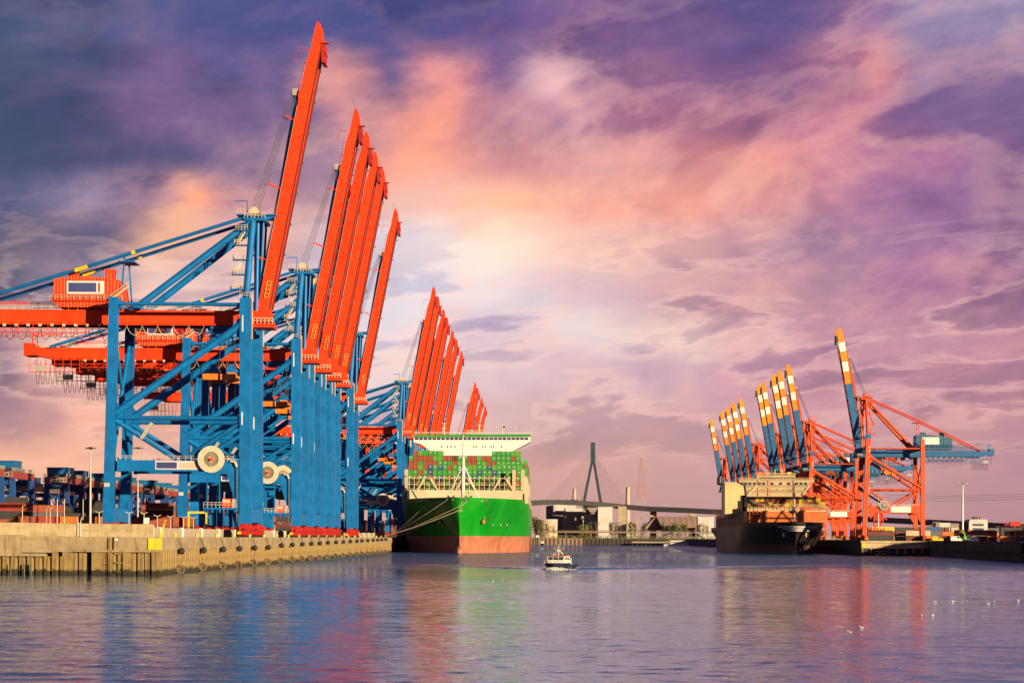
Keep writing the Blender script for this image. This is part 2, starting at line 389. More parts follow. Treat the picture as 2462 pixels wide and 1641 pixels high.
def glass(name, c=(0.02, 0.03, 0.05), rough=0.08):
    m, nt, b, tc = newmat(name)
    b.inputs['Base Color'].default_value = c + (1,); b.inputs['Roughness'].default_value = rough; b.inputs['Specular IOR Level'].default_value = 0.8
    return m
paint('crane_blue', (0.0, 0.155, 0.47), dirt=0.50, dirtcol=(0.02, 0.05, 0.10), var=0.30, spec=0.3, seam=7.5, sk=(0.9, 0.05))
paint('crane_orange', (0.94, 0.048, 0.004), dirt=0.45, dirtcol=(0.22, 0.03, 0.01), var=0.26, rough=0.55, spec=0.2, seam=9.0, sk=(0.8, 0.06))
paint('bogie_red', (0.46, 0.014, 0.008), var=0.35, scale=1.5, dirt=0.5)
paint('rail_cream', (0.62, 0.52, 0.36), dirt=0.3)
paint('white_paint', (0.80, 0.78, 0.74), dirt=0.15)
paint('panel_blue', (0.055, 0.065, 0.22), dirt=0.1)
paint('panel_cream', (0.62, 0.52, 0.38), dirt=0.1)
paint('yellow_paint', (0.80, 0.56, 0.03), dirt=0.2)
paint('reel_cream', (0.74, 0.65, 0.47), dirt=0.1); paint('reel_dark', (0.06, 0.045, 0.03))
paint('cable_black', (0.02, 0.02, 0.022), rough=0.6)
paint('wire_grey', (0.10, 0.10, 0.12), rough=0.5)
paint('ladder_buff', (0.72, 0.40, 0.08)); paint('yard_dark', (0.16, 0.02, 0.012)); paint('dark_steel', (0.035, 0.035, 0.04), rough=0.55)
paint('spreader_orange', (0.85, 0.22, 0.02), var=0.3, scale=1.5)
paint('euro_orange', (0.70, 0.078, 0.014), dirt=0.4, var=0.26, seam=6.0, sk=(0.5, 0.05))
paint('euro_blue', (0.006, 0.125, 0.34), dirt=0.25, var=0.2, seam=6.0)
paint('band_orange', (0.80, 0.27, 0.01), dirt=0.1)
paint('band_white', (0.82, 0.80, 0.76), dirt=0.1)
paint('galvanised', (0.42, 0.40, 0.36), dirt=0.3)
concrete('quay_concrete', (0.38, 0.29, 0.17), streak=0.85)
concrete('wall_concrete', (0.55, 0.43, 0.25), streak=0.6)
concrete('pile_steel', (0.33, 0.225, 0.09), algae=0.97, streak=0.9)
concrete('barrier_concrete', (0.46, 0.38, 0.29), streak=0.25)
concrete('dark_quay', (0.07, 0.06, 0.05), algae=0.9, streak=0.5)  # near-black colour carries the shade on the right quay bank
concrete('asphalt', (0.06, 0.055, 0.055), streak=0.0, scale=0.15)
concrete('earth', (0.10, 0.08, 0.045), streak=0.0, scale=0.08)
concrete('building_cream', (0.52, 0.43, 0.33), streak=0.15, scale=0.06)
concrete('building_white', (0.66, 0.62, 0.58), streak=0.12, scale=0.06)
concrete('building_brown', (0.30, 0.20, 0.14), streak=0.3, scale=0.06)
concrete('pier_concrete', (0.44, 0.36, 0.26), streak=0.3, scale=0.1)
concrete('roof_brown', (0.28, 0.19, 0.16), streak=0.2, scale=0.05)
concrete('silo_grey', (0.32, 0.27, 0.24), streak=0.4, scale=0.06)
paint('bridge_blue', (0.022, 0.050, 0.085), dirt=0.2)
paint('deck_dark', (0.065, 0.068, 0.075), dirt=0.2)
paint('hull_green', (0.004, 0.29, 0.008), rough=0.36, var=0.30, scale=0.10, dirt=0.6, seam=2.9, sk=(0.28, 0.035), dirtcol=(0.05, 0.09, 0.03))
paint('hull_red', (0.42, 0.145, 0.085), rough=0.6, var=0.4, scale=0.2, dirt=0.8, seam=2.1, sk=(0.3, 0.06))
paint('roof_green', (0.03, 0.30, 0.04))
paint('hull_black', (0.022, 0.017, 0.015), spec=0.2, rough=0.5, scale=0.06, dirt=0.3, dirtcol=(0.12, 0.07, 0.045))
paint('hull_brown', (0.13, 0.06, 0.045), rough=0.6, scale=0.08, dirt=0.4)
paint('ship_cream', (0.60, 0.49, 0.34), scale=0.1, dirt=0.15)
paint('ship_buff', (0.50, 0.38, 0.22), scale=0.15, var=0.25, dirt=0.3); paint('ship_yellowish', (0.62, 0.46, 0.22), scale=0.1, dirt=0.15)
paint('ship_rust', (0.62, 0.145, 0.03), scale=0.2, dirt=0.4)
paint('boat_navy', (0.008, 0.020, 0.075), rough=0.3)
paint('boat_cream', (0.78, 0.72, 0.60), dirt=0.1)
paint('rope', (0.52, 0.43, 0.28), rough=0.9)
paint('rubber', (0.022, 0.020, 0.018), rough=0.8, dirt=0.5, dirtcol=(0.10, 0.08, 0.05))
paint('tyre_brown', (0.16, 0.115, 0.065), rough=0.9, dirt=0.5)
paint('foam', (0.80, 0.78, 0.74), rough=0.9, dirt=0.0)
paint('lash_green', (0.05, 0.09, 0.035)); paint('machine_green', (0.16, 0.50, 0.02))
paint('bark', (0.09, 0.065, 0.045))
glass('glass_dark'); glass('glass_blue', (0.05, 0.07, 0.14), 0.15)
CC = {'green': (0.045, 0.36, 0.05), 'bright green': (0.11, 0.43, 0.035), 'brown': (0.38, 0.085, 0.04), 'red': (0.42, 0.045, 0.025), 'orange': (0.62, 0.17, 0.02),
      'blue': (0.04, 0.10, 0.25), 'yellow': (0.80, 0.56, 0.03), 'cream': (0.58, 0.48, 0.34), 'grey': (0.13, 0.13, 0.14), 'teal': (0.10, 0.38, 0.26), 'dark red': (0.16, 0.035, 0.028), 'black': (0.04, 0.038, 0.04)}
for k, c in CC.items(): corrugated('container_' + k.replace(' ', '_'), c)
corrugated('house_orange', (0.80, 0.060, 0.006), 0.9, 0.06)
corrugated('house_blue', (0.012, 0.10, 0.20), 0.9, 0.06)
def leafmat(name, c):
    m, nt, b, tc = newmat(name)
    geo = nt.nodes.new('ShaderNodeNewGeometry')
    n1 = noise(nt, geo.outputs['Position'], 0.5, 4)
    nt.links.new(ramp(nt, n1, [(0.3, dk(c, 0.55)), (0.7, dk(c, 1.5))]), b.inputs['Base Color'])
    b.inputs['Roughness'].default_value = 0.7; b.inputs['Specular IOR Level'].default_value = 0.2
leafmat('leaf_olive', (0.085, 0.085, 0.022)); leafmat('leaf_dark', (0.045, 0.052, 0.020)); leafmat('leaf_brown', (0.12, 0.075, 0.035)); leafmat('leaf_yellow', (0.13, 0.115, 0.025))
def watermat():
    m, nt, b, tc = newmat('water')
    geo = nt.nodes.new('ShaderNodeNewGeometry'); pos = geo.outputs['Position']
    sep = nt.nodes.new('ShaderNodeSeparateXYZ'); nt.links.new(pos, sep.inputs[0])
    px, py = S(nt, sep.outputs[0]), S(nt, sep.outputs[1])
    def wave(sx, sy, det, rough, dist=0.6):
        v = combine(nt, px * sx, py * sy + px * (sx * 0.12), 0.0); return noise(nt, v, 1.0, det, rough, dist)
    calm = noise(nt, combine(nt, px * 0.006, py * 0.012, 3.0), 1.0, 3, 0.5)      # gusts: rougher and smoother patches
    amp = calm.smooth(0.30, 0.70) * 0.5 + 0.75
    far = py.smooth(WAVE_END - 160.0, WAVE_END - 10.0)          # beyond the modelled waves relief takes over
    h = (wave(0.05, 0.11, 3, 0.5) * (far * 0.9 + 0.1) + wave(0.40, 0.50, 4, 0.55) * (far * 0.75 + 0.05) + wave(1.5, 1.9, 3, 0.6) * 0.03) * amp
    bp = nt.nodes.new('ShaderNodeBump'); bp.inputs['Strength'].default_value = 1.0; bp.inputs['Distance'].default_value = 1.0
    nt.links.new(h.o, bp.inputs['Height'])
    nt.nodes.remove(b); out = nt.nodes['Material Output']       # silty blue body under a clear surface
    df = nt.nodes.new('ShaderNodeBsdfDiffuse'); df.inputs[0].default_value = (0.016, 0.075, 0.18, 1)
    gl = nt.nodes.new('ShaderNodeBsdfGlossy'); gl.inputs['Color'].default_value = (0.78, 0.89, 1.0, 1); gl.inputs['Roughness'].default_value = 0.02
    fr = nt.nodes.new('ShaderNodeFresnel'); fr.inputs[0].default_value = 1.33; mx = nt.nodes.new('ShaderNodeMixShader')
    for n in (df, gl, fr): nt.links.new(bp.outputs[0], n.inputs['Normal'])
    nt.links.new(fr.outputs[0], mx.inputs[0]); nt.links.new(df.outputs[0], mx.inputs[1]); nt.links.new(gl.outputs[0], mx.inputs[2]); nt.links.new(mx.outputs[0], out.inputs[0])
BOAT = (2.2, 474.0); WAVE_END = 620.0
WAKE = [(BOAT[0] - 3, BOAT[1] + 2, -42, 575, 0.5), (BOAT[0] + 3, BOAT[1] + 3, 95, 600, 0.55), (BOAT[0] + 2, BOAT[1] + 14, 16, 640, 0.10)]
watermat()
# ---------------------------------------------------------------- the setting
QX, QY0, QZ = -76.0, 380.0, 7.4            # left quay: face, near end, top
RX, RY0, RZ = 154.0, 945.0, 7.2            # right quay: face, near end, top
SH = 2080.0                                # far shore
def sheet(name, mat, x0, x1, y0, y1, z):
    return structure(MB().add([(x0, y0, z), (x1, y0, z), (x1, y1, z), (x0, y1, z)], [(0, 1, 2, 3)]).build(name, mat))
import numpy as np
def make_water():
    """one sheet: real wind waves near the viewer, flat far off"""
    rs = np.random.RandomState(5)
    xs = np.concatenate([[-6000, -1500, -500], np.linspace(-230, 230, 560), [500, 1500, 6000]])
    yn = []; y = 70.0
    while y < WAVE_END: yn.append(y); y += 0.30 + (y - 70.0) * 0.0016
    ys = np.concatenate([[-600, -50, 30], yn, [WAVE_END + 60, 800, 1200, 2500, 6000, 16000]])
    X, Y = np.meshgrid(xs, ys)
    # narrow the columns towards the near end so that crests stay round there
    k = np.clip(Y / 620.0, 0.20, 1.0); near = np.abs(X) <= 230.5; X = np.where(near, X * k, X)
    Z = np.zeros_like(X); SX = np.zeros_like(X); SY = np.zeros_like(X)
    for i in range(80):
        lam = 0.75 * (8.0 / 0.75) ** (rs.rand() ** 2.0); th = rs.normal(0.12, 0.38); kk = 2 * np.pi / lam
        a = 0.0025 * lam ** 0.74; ph = rs.rand() * 6.283
        arg = kk * (X * np.sin(th) + Y * np.cos(th)) + ph
        res = np.clip((lam / (0.30 + np.maximum(Y - 70, 0) * 0.0016) - 2.0) / 2.0, 0, 1)   # drop what the mesh cannot carry
        Z += a * res * np.sin(arg)
    g = 0.75 + 0.5 * np.sin(X * 0.021 + 1.3 * np.sin(Y * 0.013)) * np.sin(Y * 0.017 + 0.7)
    fade = np.clip((WAVE_END - Y) / 160.0, 0, 1) * np.clip((Y - 70) / 5, 0, 1) * np.clip((230 * k - np.abs(X)) / 12.0, 0, 1)
    Z *= g * fade
    for (x0, y0, x1, y1, a) in WAKE:             # the boat's wake: two trailing arms and its track
        dx, dy = x1 - x0, y1 - y0; L = np.hypot(dx, dy); sA = ((X - x0) * dx + (Y - y0) * dy) / L; e = (-(X - x0) * dy + (Y - y0) * dx) / L + 0.8 * np.sin(sA * 0.13)
        on = np.clip((sA + 1) / 8, 0, 1) * np.clip(1.1 - sA / L, 0, 1) * np.clip((WAVE_END - Y) / 60.0, 0, 1)
        Z += a * on * np.exp(-e * e / 9.0) * np.cos(e * 1.0)
    nx, ny = len(xs), len(ys); m = bpy.data.meshes.new('water')
    m.vertices.add(nx * ny); m.vertices.foreach_set('co', np.stack([X, Y, Z], -1).astype(np.float32).ravel())
    i, j = np.meshgrid(np.arange(nx - 1), np.arange(ny - 1)); q = j * nx + i
    f = np.stack([q, q + 1, q + nx + 1, q + nx], -1).reshape(-1, 4); n = len(f)
    m.loops.add(n * 4); m.loops.foreach_set('vertex_index', f.ravel().astype(np.int32))
    m.polygons.add(n); m.polygons.foreach_set('loop_start', np.arange(0, n * 4, 4, dtype=np.int32)); m.polygons.foreach_set('use_smooth', np.ones(n, dtype=bool))
    m.update(calc_edges=True); m.materials.append(M['water']); structure(link('water', m))
make_water()
structure(MB().prism([(QX - 0.4, QY0 + 0.5), (QX - 0.4, 2600), (-3500, 2600), (-3500, QY0 + 0.5)], -3, QZ, 'z').build('quay_ground', 'asphalt'))
structure(MB().prism([(RX + 0.4, RY0 + 0.5), (186.5, RY0 + 0.5), (169.6, 690), (166, 560), (178, 420), (3500, 420), (3500, 2500), (RX + 0.4, 2500)], -3, RZ, 'z').build('terminal_ground', 'asphalt'))
structure(MB().prism([(-4000, SH + 6), (6000, SH + 6), (9000, 16000), (-9000, 16000)], -3, 5.0, 'z').build('far_shore', 'earth'))
# --- left quay wall: cap blocks above, sheet piles below
def pile_mesh(w, d, z0, z1):
    h = w / 2
    return MB().prism([(-h, 0.0), (-h * 0.92, -d * 0.2), (-h * 0.55, -d), (h * 0.55, -d), (h * 0.92, -d * 0.2), (h, 0.0)], z0, z1, 'z').mesh('sheet_pile')
qw = tag(empty('quay_wall', (QX, QY0, 0)), 'long ochre quay wall of concrete cap and sheet piles below the blue cranes', 'quay wall')
def put(m, mat, name, loc, rz, parent):
    if not m.materials: m.materials.append(M[mat])
    o = link(name, m, parent); o.location = loc; o.rotation_euler = (0, 0, rz); return o
pm = pile_mesh(2.55, 0.55, -2.0, 4.9)
y = 2.0
for i in range(230):                       # along the quay, facing the water (+x)
    put(pm, 'pile_steel', 'sheet_pile', (-0.35 + rnd.uniform(-0.06, 0.06), y, 0), R(90), qw); y += 2.6
y = 0.0; k = 0
while y < 620:
    L = 12.0 + rnd.uniform(-0.5, 0.5)
    o = MB().prism([(-2.2, 4.75), (0.25, 4.75), (0.25, 7.0), (0.1, QZ + 0.02), (-2.2, QZ + 0.02)], y + 0.04, y + L - 0.04, 'y').build('cap_block', 'quay_concrete', qw)
    y += L; k += 1
o = MB().prism([(-2.2, 4.75), (0.25, 4.75), (0.25, 7.0), (0.1, QZ + 0.02), (-2.2, QZ + 0.02)], y + 0.04, 1900, 'y').build('cap_block', 'quay_concrete', qw)
o = MB().box(-1.6, -0.2, 600, 1900, -2, 4.75).build('far_piling', 'pile_steel', qw)
# --- end wall facing the camera
ew = tag(empty('end_wall', (QX, QY0, 0)), 'concrete end wall of the left quay with recessed piled bays and a ladder', 'quay wall')
s = F / QY0
def ex(px): return (px - 365.0) / s         # photo pixel to local x along the end wall
def ez(py): return H - (py - 1286.0) / s
def slab(x0, x1, y0, y1, z0, z1, name='concrete_block', mat='quay_concrete'): return MB().box(x0, x1, y0, y1, z0, z1).build(name, mat, ew)
slab(ex(127), ex(262) - 0.03, -0.5, 1.5, ez(1322), 7.38); slab(ex(275), ex(384), -0.5, 1.5, ez(1322), 7.38); slab(ex(262), ex(275), -0.1, 1.5, ez(1322), 7.36)
slab(ex(-60), ex(55), -1.1, 1.5, ez(1331), 7.75); slab(ex(55) + 0.04, ex(126), -1.1, 1.5, ez(1329), 7.5)
slab(ex(-60), ex(112), -1.3, 1.5, ez(1338), ez(1331), 'ledge_slab'); slab(ex(112) + 0.03, ex(384), -0.75, 1.5, ez(1327), ez(1322) - 0.01, 'ledge_slab')
slab(ex(-60), ex(384), 1.2, 2.0, -2, ez(1327), 'back_wall', 'pile_steel')
pm1 = pile_mesh(1.55, 0.45, -2.0, ez(1338))
for i in range(11): put(pm1, 'pile_steel', 'sheet_pile', (ex(-45) + i * 1.6, -0.4 + 0.06 * (i % 3), 0), 0, ew)
for a, b in ((127, 140), (152, 172), (222, 240), (297, 312), (366, 384)):   # columns between the bays
    MB().box(ex(a), ex(b), -0.55, 0.9, -2, ez(1327) - 0.01).build('bay_column', 'pile_steel', ew)
pm2 = pile_mesh(1.75, 0.4, -2.0, ez(1327) - 0.02)
for a in (176, 197, 246, 268, 290, 316, 338, 355): put(pm2, 'pile_steel', 'sheet_pile', (ex(a), 0.25, 0), 0, ew)
for z in (ez(1330), ez(1353), ez(1375)): MB().box(ex(240), ex(262), -0.35, 0.1, z - 0.2, z + 0.2).build('bay_rung', 'pile_steel', ew); MB().box(ex(275), ex(297), -0.35, 0.1, z - 0.2, z + 0.2).build('bay_rung', 'pile_steel', ew)
lad = MB()
for x in (ex(264), ex(271)): lad.box(x - 0.07, x + 0.07, -0.85, -0.72, 0.2, 7.3)
for i in range(20): lad.box(ex(264), ex(271), -0.82, -0.75, 0.4 + i * 0.35, 0.47 + i * 0.35)
tag(lad.build('wall_ladder', 'pile_steel'), 'rusty steel ladder down the quay end wall', 'ladder').location = (QX, QY0, 0)
tag(MB().box(ex(358), ex(383) - 0.8, -0.72, -0.56, ez(1321), ez(1293)).build('wall_panel', 'yellow_paint'), 'bright yellow square panel on the quay corner', 'panel').location = (QX, QY0, 0)
tag(MB().box(ex(383) - 0.7, ex(384) + 0.35, -0.56, 0.6, ez(1321), ez(1293)).build('corner_guard', 'yellow_paint'), 'narrow yellow guard wrapping the quay corner', 'panel').location = (QX, QY0, 0)
tag(MB().box(ex(277), ex(285), -0.6, -0.52, ez(1300), ez(1294)).build('wall_sign', 'white_paint'), 'small white sign beside the quay ladder', 'sign').location = (QX, QY0, 0)
for i, px in enumerate((31, 64, 80)):
    tag(MB().tube((ex(px), -1.6, -1.5), (ex(px), -1.6, ez(1356)), 0.16, 6).build('mooring_post', 'dark_steel'), '%s thin dark post from the left in front of the end wall' % nth(i), 'post', 'thin posts in the water').location = (QX, QY0, 0)
# --- flood wall above the end wall
fw = tag(empty('flood_wall', (QX, QY0 + 9, QZ)), 'pale concrete flood wall behind the quay end', 'wall')
s2 = F / (QY0 + 9)
for a, b, t in ((-70, 48, 2.75), (48, 82, 2.7), (82, 222, 2.65), (222, 343, 2.6)):
    MB().box((a - 362) / s2 + 0.02, (b - 362) / s2 - 0.02, 0, 0.6, 0, t).build('wall_panel', 'wall_concrete', fw)
for px in (176, 280): MB().box((px - 362) / s2, (px + 20 - 362) / s2, -0.15, 0, 1.25, 1.5).build('wall_bracket', 'wall_concrete', fw)
lad = MB()
for dx in (0, 0.55): lad.beam((dx, 0, 0), (dx, 0, 2.9), 0.12, 0.12); lad.beam((dx, 0, 2.9), (dx + (0.16 if dx == 0 else -0.16) * -1, 0.3, 3.9), 0.1, 0.1)
for i in range(8): lad.box(0, 0.55, -0.04, 0.04, 0.3 + i * 0.34, 0.38 + i * 0.34)
tag(lad.build('flood_wall_ladder', 'white_paint'), 'white ladder leaning over the pale flood wall', 'ladder').location = (QX + (163 - 362) / s2, QY0 + 8.8, QZ)
# --- low barrier wall behind the water-side rail
bw = tag(empty('barrier_wall', (-85.0, 395, QZ)), 'long low concrete barrier wall behind the crane rail', 'wall')
y = 0; i = 0
bm = MB().box(-0.25, 0.25, 0.05, 5.95, 0, 2.05); bmm = bm.mesh('barrier_panel'); bmm.materials.append(M['barrier_concrete'])
bp2 = MB().box(-0.35, 0.35, 0.05, 1.9, 0, 2.2).mesh('barrier_pillar'); bp2.materials.append(M['white_paint'])
while y < 610:
    if i % 5 == 2: o = link('white_pillar', bp2, bw); o.location = (0.05, y, 0); y += 2
    else: o = link('barrier_panel', bmm, bw); o.location = (0, y, 0); y += 6
    i += 1
# dark service boxes on the barrier, tyres, ball fenders and bollards along the edge
bol = MB().tube((0, 0, 0), (0, 0, 0.45), 0.28, 10).tube((0, 0, 0.45), (0, 0, 0.75), 0.42, 10).mesh('bollard'); bol.materials.append(M['yellow_paint'])
tyr = MB().torus((0, 0, 0), 'y', 0.72, 0.27, 18, 8).mesh('tyre', True); tyr.materials.append(M['tyre_brown'])
spk = MB()
for j in range(3): spk.beam((-0.6 * math.cos(j * 1.05 + .3), 0.05, -0.6 * math.sin(j * 1.05 + .3)), (0.6 * math.cos(j * 1.05 + .3), 0.05, 0.6 * math.sin(j * 1.05 + .3)), 0.1, 0.12)
spk = spk.mesh('tyre_spoke'); spk.materials.append(M['tyre_brown'])
bal = MB().ball((0, 0, 0), 0.74, 12, 9).mesh('ball', True); bal.materials.append(M['rubber'])
chn = MB().beam((0, 0, 0.8), (-0.6, -1.8, 2.7), 0.09, 0.09).beam((0, 0, 0.8), (-0.6, 1.0, 2.7), 0.09, 0.09).mesh('chain'); chn.materials.append(M['dark_steel'])
rop = MB().beam((-0.1, 0, 0.9), (-0.1, 0, 3.2), 0.07, 0.07).mesh('hanging_rope'); rop.materials.append(M['dark_steel'])
y = 405.0
for i in range(22):
    t = tag(link('tyre_fender', tyr), '%s tyre fender from the corner, at the waterline of the quay' % nth(i), 'fender', 'tyres along the quay waterline')
    t.location = (QX + 0.95, y, 0.75 + rnd.uniform(-.1, .1)); t.rotation_euler = (0, rnd.uniform(-0.4, 0.4), rnd.uniform(-0.3, 0.3)); link('tyre_spoke', spk, t)
    b = tag(link('ball_fender', bal), '%s black ball fender from the corner, below the quay cap' % nth(i), 'fender', 'ball fenders hung below the cap')
    b.location = (QX + 1.1, y + 0.4, 4.55 + 0.012 * (y - 400) * (1 if i > 5 else 0.3) * 0.3); link('chain', chn, b); link('hanging_rope', rop, t).location = (-0.3, 0, 0)
    y += 24.6 + rnd.uniform(-2.5, 2.5)
y = 408.0
for i in range(22):
    o = tag(link('bollard', bol), '%s yellow bollard from the near corner of the left quay' % nth(i), 'bollard', 'yellow bollards on the left quay edge')
    o.location = (QX - 0.75, y, QZ + 0.02); y += 26
# --- right quay: lit end face and the dark bank nearer the camera
rw = tag(empty('quay_end_wall', (RX, RY0, 0)), 'sunlit concrete end of the right quay on dark piles beneath the nearest orange crane', 'quay wall')
MB().box(0, 33, -0.3, 1.0, 3.6, 6.2).build('face_block', 'wall_concrete', rw)
MB().box(-0.3, 33, -0.7, 1.0, 6.2, 7.22).build('cap_slab', 'wall_concrete', rw)
for i in range(8): MB().box(0.2 + i * 4.1, 1.1 + i * 4.1, -0.25, 0.6, -2, 3.58).build('pile_column', 'pile_steel', rw)
MB().box(0, 33, 0.6, 1.2, -2, 3.58).build('back_wall', 'dark_quay', rw)
MB().box(0.2, 2.2, -0.42, -0.32, 4.0, 6.1).build('yellow_plate', 'yellow_paint', rw)
for x in (6.5, 9.5): 
    for z in (0.6, 2.0): MB().box(x, x + 2.6, -0.2, 0.2, z, z + 0.35).build('bay_rung', 'wall_concrete', rw)
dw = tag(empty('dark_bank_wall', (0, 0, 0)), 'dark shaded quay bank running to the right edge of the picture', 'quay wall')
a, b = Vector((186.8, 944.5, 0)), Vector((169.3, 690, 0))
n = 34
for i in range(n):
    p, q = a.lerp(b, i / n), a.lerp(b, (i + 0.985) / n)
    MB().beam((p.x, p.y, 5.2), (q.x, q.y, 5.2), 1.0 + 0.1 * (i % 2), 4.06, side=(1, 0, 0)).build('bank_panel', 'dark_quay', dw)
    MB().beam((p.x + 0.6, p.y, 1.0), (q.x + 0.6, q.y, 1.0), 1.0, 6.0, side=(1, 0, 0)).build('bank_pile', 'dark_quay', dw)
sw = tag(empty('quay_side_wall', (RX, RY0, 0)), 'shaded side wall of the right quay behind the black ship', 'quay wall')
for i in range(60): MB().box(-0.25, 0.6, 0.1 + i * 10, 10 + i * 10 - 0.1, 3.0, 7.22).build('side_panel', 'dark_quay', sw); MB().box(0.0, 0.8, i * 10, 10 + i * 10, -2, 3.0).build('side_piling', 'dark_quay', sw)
# ---------------------------------------------------------------- ship-to-shore cranes
# local frame: x towards the water (water-side rail at 0), y along the quay, z above the quay
def make_crane(P):
    G, S_, hl = P['gauge'], P['span'], P['leg_h']
    k = G / 35.0
    A, B = P['mat_leg'], P['mat_boom']
    hy = S_ / 2
    r = empty(P['name'])
    def add(name, mb, mat, par=r, smooth=False): return mb.build(name, mat, par, smooth)
    gz0, gz1 = P['girder_z']; gx0, gx1 = P['girder_x']; ax, azz = P['apex']
    bz0, bz1 = P['beam_z']; tz = P['brace_z']; gy = 3.2 * k; gw = 1.3 * k
    wl, ll = 2.9 * k, 2.4 * k                      # leg widths, water and land side
    lean = P['lean']
    for s in (-1, 1):
        y = s * hy
        lw = add('leg', MB().beam((P['wlean'], y, 3.6 * k), (0, y, hl), 2.2 * k, wl * 1.05, 2.2 * k, wl), A)
        lb = add('leg', MB().beam((-G + lean, y, 3.6 * k), (-G, y, hl), 2.0 * k, ll * 1.15, 2.0 * k, ll), A)
        add('marker_stripe', MB().box(-0.75 * k, -0.4 * k, y - 1.16 * k, y - 1.11 * k, hl - 9 * k, hl - 4.6 * k), 'white_paint', lw)
        add('marker_stripe', MB().box(-0.75 * k, -0.4 * k, y - 1.16 * k, y - 1.11 * k, tz - 1.8 * k, tz + 1.6 * k), 'white_paint', lw)
        add('leg_cap_rail', MB().rail([(-1.4 * k, y - 1.0 * k, hl), (1.4 * k, y - 1.0 * k, hl), (1.4 * k, y + 1.0 * k, hl)], 1.3 * k, 0.06), 'rail_cream', lw)
        if P['cap']: add('leg_cap', MB().box(-wl / 2 - 0.05, wl / 2 + 0.05, y - 1.2 * k, y + 1.2 * k, hl, hl + 3.0 * k), B, lw)
        lad = MB()
        for dx in (-0.3, 0.3): lad.beam((wl / 2 + 0.35 + dx * 0.2, y + dx, hl - 11 * k), (wl / 2 + 0.35 + dx * 0.2, y + dx, hl + 1), 0.12, 0.12)
        for i in range(14): lad.beam((wl / 2 + 0.35, y - 0.3, hl - 10 * k + i * 0.75 * k), (wl / 2 + 0.35, y + 0.3, hl - 10 * k + i * 0.75 * k), 0.1, 0.1)
        add('leg_ladder', lad, 'rail_cream', lw)
        # portal beam with haunches
        zc = (bz0 + bz1) / 2
        hb = 3.4 * k
        poly = [(-G + ll / 2, bz0 - 0.2), (-G + ll / 2 + hb * 0.5, bz0), (-wl / 2 - hb, bz0), (-wl / 2, bz0 - hb * 3.2), (-wl / 2, bz1 + 0.4), (-wl / 2 - 1.2 * k, bz1), (-G + ll / 2 + 1.2 * k, bz1), (-G + ll / 2, bz1 + 0.8)]
        if P['haunch']: poly = [(-G + ll / 2, bz0 - 6 * k), (-G + ll / 2 + 3.2 * k, bz0), (-wl / 2 - 3.2 * k, bz0), (-wl / 2, bz0 - 4 * k), (-wl / 2, bz1 + 2.5 * k), (-wl / 2 - 2.2 * k, bz1), (-G + ll / 2 + 2.2 * k, bz1), (-G + ll / 2, bz1 + 2.5 * k)]
        pb = add('portal_beam', MB().prism(poly, y - 0.95 * k, y + 0.95 * k), A)
        add('beam_rail', MB().rail([(-G + 2 * k, y - 0.9 * k, bz1), (-wl, y - 0.9 * k, bz1)], 1.2 * k, 0.05, 1.6), 'rail_cream', pb)
        # frame braces
        add('tie_tube', MB().tube((-G + 0.8, y, tz), (-0.8, y, tz), 0.62 * k, 10), A, smooth=True)
        add('diagonal_tube', MB().tube((-G + 0.6, y, tz + 1.2 * k), (-0.8, y, gz0 - 0.6 * k), 1.0 * k, 12), A, smooth=True)
        add('diagonal_tube', MB().tube((-G + 0.6, y, tz - 0.8 * k), (-G * 0.52, y, bz1 + 0.4 * k), 0.66 * k, 10), A, smooth=True)
        add('diagonal_tube', MB().tube((-0.8, y, tz - 1.0 * k), (-G * 0.46, y, bz1 + 0.4 * k), 0.66 * k, 10), A, smooth=True)
        add('gusset', MB().prism([(-G + 1.0 * k, tz - 3 * k), (-G + 1.0 * k, tz + 4 * k), (-G + 2.6 * k, tz + 2 * k), (-G + 2.6 * k, tz - 1.4 * k)], y - 0.3 * k, y + 0.3 * k), A)
        add('gusset', MB().prism([(-1.2 * k, gz0 + 1.5 * k), (-1.2 * k, gz0 - 5.0 * k), (-3.6 * k, gz0 - 2.6 * k), (-3.2 * k, gz0 - 0.6 * k)], y - 0.3 * k, y + 0.3 * k), A)
        add('top_tube', MB().tube((-G + 0.8, y, gz1 + 0.9 * k), (-0.8, y, gz1 + 0.9 * k), 0.5 * k, 8), A, smooth=True)
        # bogies
        for xx, ml in ((P['wlean'], wl), (-G + lean, ll)):
            bg = MB()
            bg.prism([(y - 5.8 * k, 1.8 * k), (y - 5.8 * k, 3.1 * k), (y - 4.6 * k, 3.6 * k), (y + 4.6 * k, 3.6 * k), (y + 5.8 * k, 3.1 * k), (y + 5.8 * k, 1.8 * k)], xx - 0.75 * k, xx + 0.75 * k, 'x')
            for q in (-5.0, -3.6, 3.6, 5.0):
                for sx_ in (-1, 1): bg.box(xx + sx_ * 1.15 * k - 0.4 * k, xx + sx_ * 1.15 * k + 0.4 * k, y + q * k - 0.5 * k, y + q * k + 0.5 * k, 1.9 * k, (2.7 + 0.25 * sx_) * k)
            for q in (-4.3, -1.45, 1.45, 4.3):
                bg.prism([(y + (q - 1.35) * k, 0.5 * k), (y + (q - 0.7) * k, 1.75 * k), (y + (q + 0.7) * k, 1.75 * k), (y + (q + 1.35) * k, 0.5 * k)], xx - 1.25 * k, xx + 1.25 * k, 'x')
            for q in (-5.4, 5.4): bg.box(xx - 0.9 * k, xx + 0.9 * k, y + q * k - 0.7 * k, y + q * k + 0.7 * k, 0.6 * k, 2.9 * k)
            bo = add('bogie', bg, 'bogie_red' if P['name'] == 'quay_crane' else A)
